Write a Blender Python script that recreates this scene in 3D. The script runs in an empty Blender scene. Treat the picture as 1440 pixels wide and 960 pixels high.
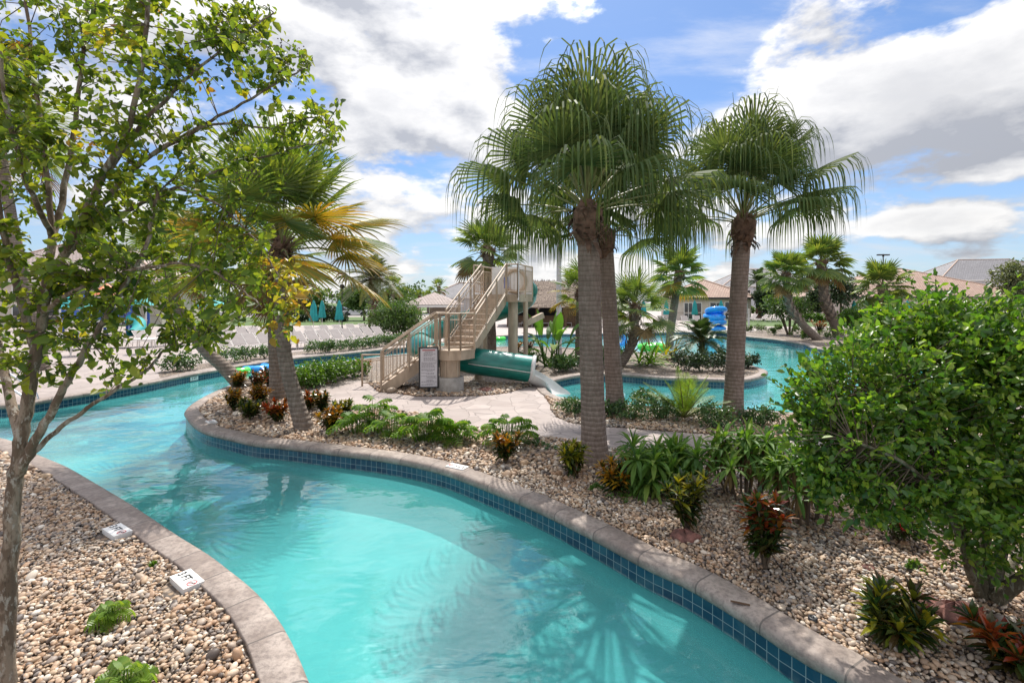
import bpy, math, random
import numpy as np
from mathutils import Vector, Matrix, geometry

S = bpy.context.scene
C = S.collection
R = math.radians
UP = Vector((0, 0, 1))

# ---------------------------------------------------------------- survey of the place
H, F, HY, CX = 2.6, 680.0, 422.0, 720.0      # eye height above the deck, focal length, horizon row


def G(px, py, z=0.0):                         # a point of level z from its bearing
    d = (H - z) * F / (py - HY)
    return ((px - CX) / F * d, d)


def A(px, py, d):                             # a point at a known distance
    return Vector(((px - CX) / F * d, d, H - (py - HY) / F * d))


# ---------------------------------------------------------------- object helpers
def tag(o, label=None, cat=None, group=None, kind=None):
    if label: o['label'] = label
    if cat: o['category'] = cat
    if group: o['group'] = group
    if kind: o['kind'] = kind
    return o


def empty(name, loc=(0, 0, 0), rz=0.0):
    o = bpy.data.objects.new(name, None)
    o.empty_display_size = 0.2
    C.objects.link(o)
    o.location = loc
    o.rotation_euler = (0, 0, rz)
    return o


def thing(name, label, cat, loc=(0, 0, 0), rz=0.0, group=None):
    return tag(empty(name, loc, rz), label, cat, group)


def dup(o, loc=None, rz=None, sc=None, label=None, group=None, parent=None):
    c = o.copy()
    C.objects.link(c)
    if parent: c.parent = parent
    for ch in list(o.children):
        dup(ch, parent=c)
    if loc is not None: c.location = loc
    if rz is not None: c.rotation_euler = (0, 0, rz)
    if sc is not None: c.scale = (sc, sc, sc) if not isinstance(sc, tuple) else sc
    if label: c['label'] = label
    if group: c['group'] = group
    return c


def frame_of(t):
    t = t.normalized()
    a = UP if abs(t.z) < 0.95 else Vector((1, 0, 0))
    s = t.cross(a).normalized()
    return t, s, s.cross(t).normalized()


class MB:
    """collects faces and links them as one mesh object"""
    def __init__(self):
        self.v, self.f, self.m, self.sm, self.uv = [], [], [], [], []

    def face(self, pts, mat=0, smooth=False, uv=None):
        n = len(self.v)
        self.v.extend([tuple(p) for p in pts])
        self.f.append(tuple(range(n, n + len(pts))))
        self.m.append(mat); self.sm.append(smooth); self.uv.append(uv)

    def grid(self, rows, mat=0, smooth=True, close=False, uvs=None):
        n0 = len(self.v)
        w = len(rows[0])
        for r in rows: self.v.extend([tuple(p) for p in r])
        for i in range(len(rows) - 1):
            for j in range(w if close else w - 1):
                k = (j + 1) % w
                self.f.append((n0 + i * w + j, n0 + i * w + k, n0 + (i + 1) * w + k, n0 + (i + 1) * w + j))
                self.m.append(mat); self.sm.append(smooth)
                self.uv.append([uvs[i][j], uvs[i][k], uvs[i + 1][k], uvs[i + 1][j]] if uvs else None)

    def box(self, c, s, rz=0.0, mat=0, tilt=None):
        cx, cy, cz = c
        hx, hy, hz = s[0] / 2, s[1] / 2, s[2] / 2
        m = Matrix.Rotation(rz, 3, 'Z')
        if tilt is not None: m = m @ tilt
        p = [Vector(c) + m @ Vector((x * hx, y * hy, z * hz)) for z in (-1, 1) for y in (-1, 1) for x in (-1, 1)]
        for q in ((0, 2, 3, 1), (4, 5, 7, 6), (0, 1, 5, 4), (2, 6, 7, 3), (0, 4, 6, 2), (1, 3, 7, 5)):
            self.face([p[i] for i in q], mat)

    def bar(self, a, b, w, h, mat=0):            # rectangular beam from a to b, upright section
        a, b = Vector(a), Vector(b)
        t, s, n = frame_of(b - a)
        k = [(-1, -1), (1, -1), (1, 1), (-1, 1)]
        pa = [a + s * (x * w / 2) + n * (y * h / 2) for x, y in k]
        pb = [b + s * (x * w / 2) + n * (y * h / 2) for x, y in k]
        for i in range(4):
            j = (i + 1) % 4
            self.face([pa[i], pa[j], pb[j], pb[i]], mat)
        self.face(pa[::-1], mat); self.face(pb, mat)

    def prism(self, poly, z0, z1, mat=0):
        n = len(poly)
        for i in range(n):
            a, b = poly[i], poly[(i + 1) % n]
            self.face([(a[0], a[1], z0), (b[0], b[1], z0), (b[0], b[1], z1), (a[0], a[1], z1)], mat)
        self.face([(p[0], p[1], z1) for p in poly], mat)
        self.face([(p[0], p[1], z0) for p in poly[::-1]], mat)

    def tube(self, pts, rad, n=8, mat=0, cap=True, smooth=True):
        pts = [Vector(p) for p in pts]
        if not hasattr(rad, '__len__'): rad = [rad] * len(pts)
        t0 = (pts[1] - pts[0]).normalized()
        _, s, nn = frame_of(t0)
        rows = []
        for i, p in enumerate(pts):
            t = (pts[min(i + 1, len(pts) - 1)] - pts[max(i - 1, 0)])
            t = t.normalized() if t.length > 1e-9 else t0
            s = (s - t * s.dot(t)).normalized()
            nn = t.cross(s)
            rows.append([p + (s * math.cos(2 * math.pi * k / n) + nn * math.sin(2 * math.pi * k / n)) * rad[i] for k in range(n)])
        self.grid(rows, mat, smooth, close=True)
        if cap:
            self.face(rows[0], mat); self.face(rows[-1][::-1], mat)

    def lathe(self, prof, c=(0, 0, 0), n=16, mat=0, smooth=True, wob=None):
        rows = []
        for r, z in prof:
            rows.append([(c[0] + r * math.cos(2 * math.pi * k / n) * (wob(k, z) if wob else 1),
                          c[1] + r * math.sin(2 * math.pi * k / n) * (wob(k, z) if wob else 1), c[2] + z) for k in range(n)])
        self.grid(rows, mat, smooth, close=True)
        if prof[0][0] > 1e-4: self.face(rows[0][::-1], mat)
        if prof[-1][0] > 1e-4: self.face(rows[-1], mat)

    def strip(self, pts, wids, wdir, mat=0):     # flat blade along pts
        rows = [[p - wdir * (w / 2), p + wdir * (w / 2)] for p, w in zip(pts, wids)]
        self.grid(rows, mat, False)

    def build(self, name, mats, parent=None, loc=None):
        me = bpy.data.meshes.new(name)
        me.from_pydata(self.v, [], self.f)
        for m in (mats if isinstance(mats, (list, tuple)) else [mats]): me.materials.append(m)
        me.polygons.foreach_set('material_index', self.m)
        me.polygons.foreach_set('use_smooth', self.sm)
        if any(u is not None for u in self.uv):
            l = me.uv_layers.new(name='UVMap')
            d = []
            for u, f in zip(self.uv, self.f):
                for k in range(len(f)): d.extend(u[k] if u is not None else (0, 0))
            l.data.foreach_set('uv', d)
        me.update()
        o = bpy.data.objects.new(name, me)
        C.objects.link(o)
        if parent: o.parent = parent
        if loc is not None: o.location = loc
        return o


# ---------------------------------------------------------------- materials
def newmat(name):
    m = bpy.data.materials.new(name)
    m.use_nodes = True
    nt = m.node_tree
    nt.nodes.clear()
    out = nt.nodes.new('ShaderNodeOutputMaterial')
    return m, nt, out


class N:
    """tiny node wiring helper"""
    def __init__(self, nt): self.nt = nt
    def __call__(self, typ, inp=None, **props):
        n = self.nt.nodes.new(typ)
        for k, v in props.items(): setattr(n, k, v)
        for k, v in (inp or {}).items():
            s = n.inputs[k]
            if isinstance(v, bpy.types.NodeSocket): self.nt.links.new(v, s)
            else:
                if s.type == 'RGBA' and len(v) == 3: v = (*v, 1)
                s.default_value = v
        return n
    def math(self, op, a, b=0.0, clamp=False):
        return self('ShaderNodeMath', {0: a, 1: b}, operation=op, use_clamp=clamp).outputs[0]
    def mix(self, f, a, b, mode='MIX'):
        n = self('ShaderNodeMix', data_type='RGBA', blend_type=mode)
        for k, v in ((0, f), (6, a), (7, b)):
            if isinstance(v, bpy.types.NodeSocket): self.nt.links.new(v, n.inputs[k])
            else: n.inputs[k].default_value = v if k == 0 or len(v) == 4 else (*v, 1)
        return n.outputs[2]
    def ramp(self, f, cols, interp='LINEAR'):
        n = self('ShaderNodeValToRGB', {0: f})
        cr = n.color_ramp
        cr.interpolation = interp
        while len(cr.elements) < len(cols): cr.elements.new(0.5)
        for e, (p, c) in zip(cr.elements, cols):
            e.position = p; e.color = (*c, 1) if len(c) == 3 else c
        return n.outputs[0]
    def noise(self, vec, scale, detail=4, rough=0.55, out=0):
        d = {'Scale': scale, 'Detail': detail, 'Roughness': rough}
        if vec is not None: d['Vector'] = vec
        return self('ShaderNodeTexNoise', d).outputs[out]
    def rng(self, v, a, b, c=0.0, d=1.0, smooth=True):
        return self('ShaderNodeMapRange', {0: v, 1: a, 2: b, 3: c, 4: d}, interpolation_type='SMOOTHSTEP' if smooth else 'LINEAR').outputs[0]
    def bump(self, h, strength=0.5, dist=0.02):
        return self('ShaderNodeBump', {'Height': h, 'Strength': strength, 'Distance': dist}).outputs[0]


def mul(c, k): return tuple(min(1.0, x * k) for x in c)


def mat(name, col, rough=0.6, var=0.2, scale=6.0, bump=0.0, bscale=40.0, metal=0.0, col2=None, spec=0.5, stretch=None, coat=0.0):
    m, nt, out = newmat(name)
    n = N(nt)
    vec = n('ShaderNodeTexCoord').outputs['Object']
    if stretch: vec = n('ShaderNodeMapping', {'Vector': vec, 'Scale': stretch}).outputs[0]
    t = n.noise(vec, scale, 6, 0.6)
    t = n.rng(t, 0.3, 0.7)
    c = n.mix(t, mul(col, 1 - var), col2 if col2 else mul(col, 1 + var))
    b = n('ShaderNodeBsdfPrincipled', {'Base Color': c, 'Roughness': rough, 'Metallic': metal, 'Specular IOR Level': spec, 'Coat Weight': coat})
    if bump:
        h = n.noise(vec, bscale, 5, 0.6)
        nt.links.new(n.bump(h, bump, 0.01), b.inputs['Normal'])
    nt.links.new(b.outputs[0], out.inputs[0])
    return m


def leafmat(name, cols, trans=0.35, rough=0.5, tcol=None, spec=0.5):
    """one random tint per leaf, light passing through thin blades"""
    m, nt, out = newmat(name)
    n = N(nt)
    rnd = n('ShaderNodeNewGeometry').outputs['Random Per Island']
    k = len(cols)
    c = n.ramp(rnd, [(i / max(1, k - 1), cols[i]) for i in range(k)])
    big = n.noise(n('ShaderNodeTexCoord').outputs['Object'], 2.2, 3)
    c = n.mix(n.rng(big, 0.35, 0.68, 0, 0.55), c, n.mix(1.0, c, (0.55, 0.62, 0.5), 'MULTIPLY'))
    b = n('ShaderNodeBsdfPrincipled', {'Base Color': c, 'Roughness': rough, 'Specular IOR Level': spec})
    t = n('ShaderNodeBsdfTranslucent', {'Color': n.mix(1.0, c, tcol or (1.9, 1.75, 0.7), 'MULTIPLY')})
    x = n('ShaderNodeMixShader', {0: trans, 1: b.outputs[0], 2: t.outputs[0]})
    nt.links.new(x.outputs[0], out.inputs[0])
    return m


PEB = [(0.0, (0.07, 0.052, 0.043)), (0.10, (0.175, 0.15, 0.135)), (0.23, (0.33, 0.21, 0.125)), (0.39, (0.42, 0.31, 0.205)),
       (0.51, (0.25, 0.215, 0.195)), (0.64, (0.48, 0.38, 0.28)), (0.77, (0.37, 0.235, 0.145)), (0.90, (0.54, 0.46, 0.365)), (1.0, (0.66, 0.61, 0.54))]


def gravel_mat(name):
    m, nt, out = newmat(name)
    n = N(nt)
    vec = n('ShaderNodeTexCoord').outputs['Object']
    v = n('ShaderNodeTexVoronoi', {'Vector': vec, 'Scale': 20.0})
    r = n('ShaderNodeSeparateColor', {0: v.outputs['Color']}).outputs[0]
    c = n.ramp(r, PEB)
    big = n.noise(vec, 0.9, 4)
    c = n.mix(n.rng(big, 0.35, 0.7, 0, 0.5), c, n.mix(1.0, c, (0.72, 0.64, 0.56), 'MULTIPLY'))
    gap = n.rng(v.outputs['Distance'], 0.35, 0.6)
    c = n.mix(n.math('MULTIPLY', gap, 0.75), n.mix(1.0, c, (0.72, 0.70, 0.68), 'MULTIPLY'), (0.05, 0.036, 0.028))
    b = n('ShaderNodeBsdfPrincipled', {'Base Color': c, 'Roughness': 0.7, 'Normal': n.bump(n.math('SUBTRACT', 1.0, v.outputs['Distance']), 1.0, 0.03)})
    nt.links.new(b.outputs[0], out.inputs[0])
    return m


def pebble_mat(name):
    m, nt, out = newmat(name)
    n = N(nt)
    oi = n('ShaderNodeObjectInfo')
    c = n.ramp(oi.outputs['Random'], PEB)
    big = n.noise(oi.outputs['Location'], 0.8, 4)
    c = n.mix(n.rng(big, 0.38, 0.66, 0, 0.55), c, n.mix(1.0, c, (0.95, 0.74, 0.55), 'MULTIPLY'))
    big2 = n.noise(oi.outputs['Location'], 0.55, 3, 0.5)
    c = n.mix(n.rng(big2, 0.5, 0.75, 0, 0.4), c, (0.22, 0.21, 0.2))
    b = n('ShaderNodeBsdfPrincipled', {'Base Color': c, 'Roughness': 0.55})
    nt.links.new(b.outputs[0], out.inputs[0])
    return m


def paving_mat(name, col, scale, joint=0.5):
    """stamped concrete: irregular slabs with thin joints"""
    m, nt, out = newmat(name)
    n = N(nt)
    vec = n('ShaderNodeTexCoord').outputs['Object']
    v = n('ShaderNodeTexVoronoi', {'Vector': vec, 'Scale': scale}, feature='DISTANCE_TO_EDGE')
    vc = n('ShaderNodeTexVoronoi', {'Vector': vec, 'Scale': scale})
    r = n('ShaderNodeSeparateColor', {0: vc.outputs['Color']}).outputs[0]
    c = n.mix(r, mul(col, 0.84), mul(col, 1.12))
    st = n.noise(vec, 1.3, 7, 0.65)
    c = n.mix(n.rng(st, 0.35, 0.7, 0, 0.5), c, mul((col[0], col[1] * 0.93, col[2] * 0.9), 0.72))
    e = n.rng(v.outputs[0], 0.0, 0.03)
    c = n.mix(n.math('MULTIPLY', n.math('SUBTRACT', 1.0, e), joint), c, mul(col, 0.45))
    fine = n.noise(vec, 45, 4)
    hgt = n.math('ADD', n.math('MULTIPLY', e, 1.0), n.math('MULTIPLY', fine, 0.5))
    b = n('ShaderNodeBsdfPrincipled', {'Base Color': c, 'Roughness': 0.62, 'Normal': n.bump(hgt, 0.5, 0.008)})
    nt.links.new(b.outputs[0], out.inputs[0])
    return m


def coping_mat(name):
    m, nt, out = newmat(name)
    n = N(nt)
    tc = n('ShaderNodeTexCoord')
    u = n('ShaderNodeSeparateXYZ', {0: tc.outputs['UV']}).outputs[0]
    q = n.math('DIVIDE', u, 0.62)
    fl = n.math('FLOOR', q)
    fr = n.math('SUBTRACT', q, fl)
    rv = n('ShaderNodeTexWhiteNoise', {'W': fl}, noise_dimensions='1D').outputs[0]
    c = n.mix(rv, (0.25, 0.20, 0.172), (0.35, 0.29, 0.25))
    st = n.noise(tc.outputs['Object'], 5.5, 8, 0.7)
    c = n.mix(n.rng(st, 0.38, 0.66, 0, 0.8), c, (0.19, 0.145, 0.12))
    st2 = n.noise(tc.outputs['Object'], 2.1, 5, 0.6)
    c = n.mix(n.rng(st2, 0.52, 0.72, 0, 0.6), c, (0.46, 0.385, 0.33))
    gr = n.noise(tc.outputs['Object'], 22, 6, 0.7)
    c = n.mix(n.rng(gr, 0.42, 0.66, 0, 0.5), c, (0.13, 0.105, 0.095))
    j = n.math('LESS_THAN', n.math('ABSOLUTE', n.math('SUBTRACT', fr, 0.5)), 0.488)
    c = n.mix(j, (0.12, 0.10, 0.088), c)
    fine = n.noise(tc.outputs['Object'], 60, 5)
    hgt = n.math('ADD', n.math('MULTIPLY', j, 1.0), n.math('MULTIPLY', n.math('ADD', fine, st), 0.8))
    b = n('ShaderNodeBsdfPrincipled', {'Base Color': c, 'Roughness': 0.68, 'Normal': n.bump(hgt, 0.55, 0.006)})
    nt.links.new(b.outputs[0], out.inputs[0])
    return m


def tile_mat(name):
    m, nt, out = newmat(name)
    n = N(nt)
    uv = n('ShaderNodeTexCoord').outputs['UV']
    br = n('ShaderNodeTexBrick', {'Vector': uv, 'Color1': (0.006, 0.034, 0.075), 'Color2': (0.012, 0.075, 0.125), 'Mortar': (0.24, 0.31, 0.32), 'Scale': 1.0,
                                  'Mortar Size': 0.0032, 'Mortar Smooth': 0.1, 'Bias': 0.0, 'Brick Width': 0.102, 'Row Height': 0.102}, offset=0.0, squash=1.0)
    v = n('ShaderNodeSeparateXYZ', {0: uv}).outputs[1]
    ob = n('ShaderNodeTexCoord').outputs['Object']
    gr = n.noise(ob, 3.0, 7, 0.7)
    tcol = n.mix(n.rng(gr, 0.45, 0.75, 0, 0.45), br.outputs['Color'], (0.09, 0.16, 0.18))
    ln = n.math('MULTIPLY', n.rng(v, 0.165, 0.195), n.rng(n.noise(ob, 9.0, 5, 0.6), 0.35, 0.65, 0.1, 0.6))
    tcol = n.mix(ln, tcol, (0.33, 0.36, 0.35))
    rough = n.mix(br.outputs['Fac'], (0.12,) * 3, (0.7,) * 3)
    b = n('ShaderNodeBsdfPrincipled', {'Base Color': tcol, 'Roughness': rough, 'Normal': n.bump(n.math('SUBTRACT', 1.0, br.outputs['Fac']), 0.4, 0.003)})
    nt.links.new(b.outputs[0], out.inputs[0])
    return m


WATER_TINT = (0.50, 0.88, 0.895)


def water_mat(name):
    m, nt, out = newmat(name)
    n = N(nt)
    vec = n('ShaderNodeTexCoord').outputs['Object']
    warp = n.noise(vec, 0.7, 2, 0.5, out=1)
    wv = n('ShaderNodeVectorMath', {0: vec, 1: n('ShaderNodeVectorMath', {0: warp, 'Scale': 0.9}, operation='SCALE').outputs[0]}, operation='ADD').outputs[0]
    h1 = n.noise(n('ShaderNodeMapping', {'Vector': wv, 'Scale': (0.9, 1.5, 1)}).outputs[0], 1.15, 3, 0.5)
    h2 = n.noise(n('ShaderNodeMapping', {'Vector': wv, 'Scale': (1, 1.6, 1)}).outputs[0], 4.5, 3, 0.5)
    calm = n.noise(vec, 0.22, 2, 0.4)                       # patches of breeze
    h2 = n.math('MULTIPLY', h2, n.rng(calm, 0.35, 0.65, 0.06, 0.5))
    h = n.math('ADD', n.math('MULTIPLY', h1, 0.55), n.math('MULTIPLY', h2, 0.45))
    nor = n.bump(h, 0.42, 0.10)
    fr = n('ShaderNodeFresnel', {'IOR': 1.6, 'Normal': nor}).outputs[0]
    g = n('ShaderNodeBsdfGlossy', {'Color': (1, 1, 1), 'Roughness': 0.008, 'Normal': nor})
    t = n('ShaderNodeBsdfTransparent', {'Color': WATER_TINT})
    milk = n('ShaderNodeBsdfDiffuse', {'Color': (0.13, 0.61, 0.62), 'Normal': nor})     # light scattered back by the water itself
    body = n('ShaderNodeMixShader', {0: 0.30, 1: t.outputs[0], 2: milk.outputs[0]})
    x = n('ShaderNodeMixShader', {0: fr, 1: body.outputs[0], 2: g.outputs[0]})
    nt.links.new(x.outputs[0], out.inputs[0])
    return m


def plaster_mat(name):
    m, nt, out = newmat(name)
    n = N(nt)
    vec = n('ShaderNodeTexCoord').outputs['Object']
    t = n.noise(vec, 1.4, 7, 0.7)
    c = n.mix(n.rng(t, 0.3, 0.7), (0.34, 0.56, 0.54), (0.44, 0.65, 0.62))
    b = n('ShaderNodeBsdfPrincipled', {'Base Color': c, 'Roughness': 0.8, 'Specular IOR Level': 0.1})
    nt.links.new(b.outputs[0], out.inputs[0])
    return m


def roof_mat(name, c1, c2, s=3.2):
    m, nt, out = newmat(name)
    n = N(nt)
    tc = n('ShaderNodeTexCoord')
    uv = tc.outputs['UV']
    br = n('ShaderNodeTexBrick', {'Vector': uv, 'Color1': c1, 'Color2': c2, 'Mortar': mul(c1, 0.35), 'Scale': 1.0, 'Mortar Size': 0.03, 'Mortar Smooth': 0.6,
                                  'Bias': 0.0, 'Brick Width': 0.33, 'Row Height': 0.36})
    big = n.noise(tc.outputs['Object'], 0.8, 5)
    c = n.mix(n.rng(big, 0.35, 0.7, 0, 0.5), br.outputs['Color'], mul(c2, 0.6))
    b = n('ShaderNodeBsdfPrincipled', {'Base Color': c, 'Roughness': 0.75, 'Normal': n.bump(n.math('SUBTRACT', 1.0, br.outputs['Fac']), 0.8, 0.05)})
    nt.links.new(b.outputs[0], out.inputs[0])
    return m


def trunk_mat(name, c1, c2, ring=9.0, bump=0.8):
    """palm stem: leaf-scar rings across, fibres along"""
    m, nt, out = newmat(name)
    n = N(nt)
    vec = n('ShaderNodeTexCoord').outputs['Object']
    w = n('ShaderNodeTexWave', {'Vector': vec, 'Scale': ring, 'Distortion': 2.2, 'Detail': 4.0, 'Detail Scale': 2.4}, wave_type='BANDS', bands_direction='Z')
    fib = n.noise(n('ShaderNodeMapping', {'Vector': vec, 'Scale': (14, 14, 4)}).outputs[0], 1.6, 5, 0.65)
    big = n.noise(vec, 2.0, 5)
    c = n.mix(n.rng(fib, 0.3, 0.7), c1, c2)
    c = n.mix(n.rng(w.outputs[1], 0.0, 0.22, 0.5, 0.0), c, mul(c1, 0.5))
    c = n.mix(n.rng(big, 0.4, 0.7, 0, 0.5), c, mul(c1, 0.72))
    hgt = n.math('ADD', w.outputs[1], n.math('MULTIPLY', fib, 0.6))
    b = n('ShaderNodeBsdfPrincipled', {'Base Color': c, 'Roughness': 0.85, 'Specular IOR Level': 0.2, 'Normal': n.bump(hgt, bump, 0.02)})
    nt.links.new(b.outputs[0], out.inputs[0])
    return m



def bark_mat(name, c1, c2, c3):
    m, nt, out = newmat(name)
    n = N(nt)
    vec = n('ShaderNodeMapping', {'Vector': n('ShaderNodeTexCoord').outputs['Object'], 'Scale': (1, 1, 0.38)}).outputs[0]
    a = n.noise(vec, 11, 8, 0.62); b_ = n.noise(vec, 30, 6, 0.7); k = n.noise(vec, 70, 4, 0.6)
    c = n.mix(n.rng(a, 0.47, 0.53), c1, c2)
    c = n.mix(n.rng(b_, 0.54, 0.60, 0, 0.85), c, c3)
    c = n.mix(n.rng(k, 0.55, 0.7, 0, 0.6), c, mul(c1, 0.45))
    h = n.math('ADD', n.math('ADD', a, n.math('MULTIPLY', b_, 0.7)), n.math('MULTIPLY', k, 0.4))
    b = n('ShaderNodeBsdfPrincipled', {'Base Color': c, 'Roughness': 0.85, 'Specular IOR Level': 0.25, 'Normal': n.bump(h, 1.0, 0.012)})
    nt.links.new(b.outputs[0], out.inputs[0])
    return m


def glass_mat(name, col=(0.02, 0.025, 0.03)):
    m, nt, out = newmat(name)
    n = N(nt)
    b = n('ShaderNodeBsdfPrincipled', {'Base Color': col, 'Roughness': 0.05, 'Specular IOR Level': 0.7})
    nt.links.new(b.outputs[0], out.inputs[0])
    return m


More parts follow.
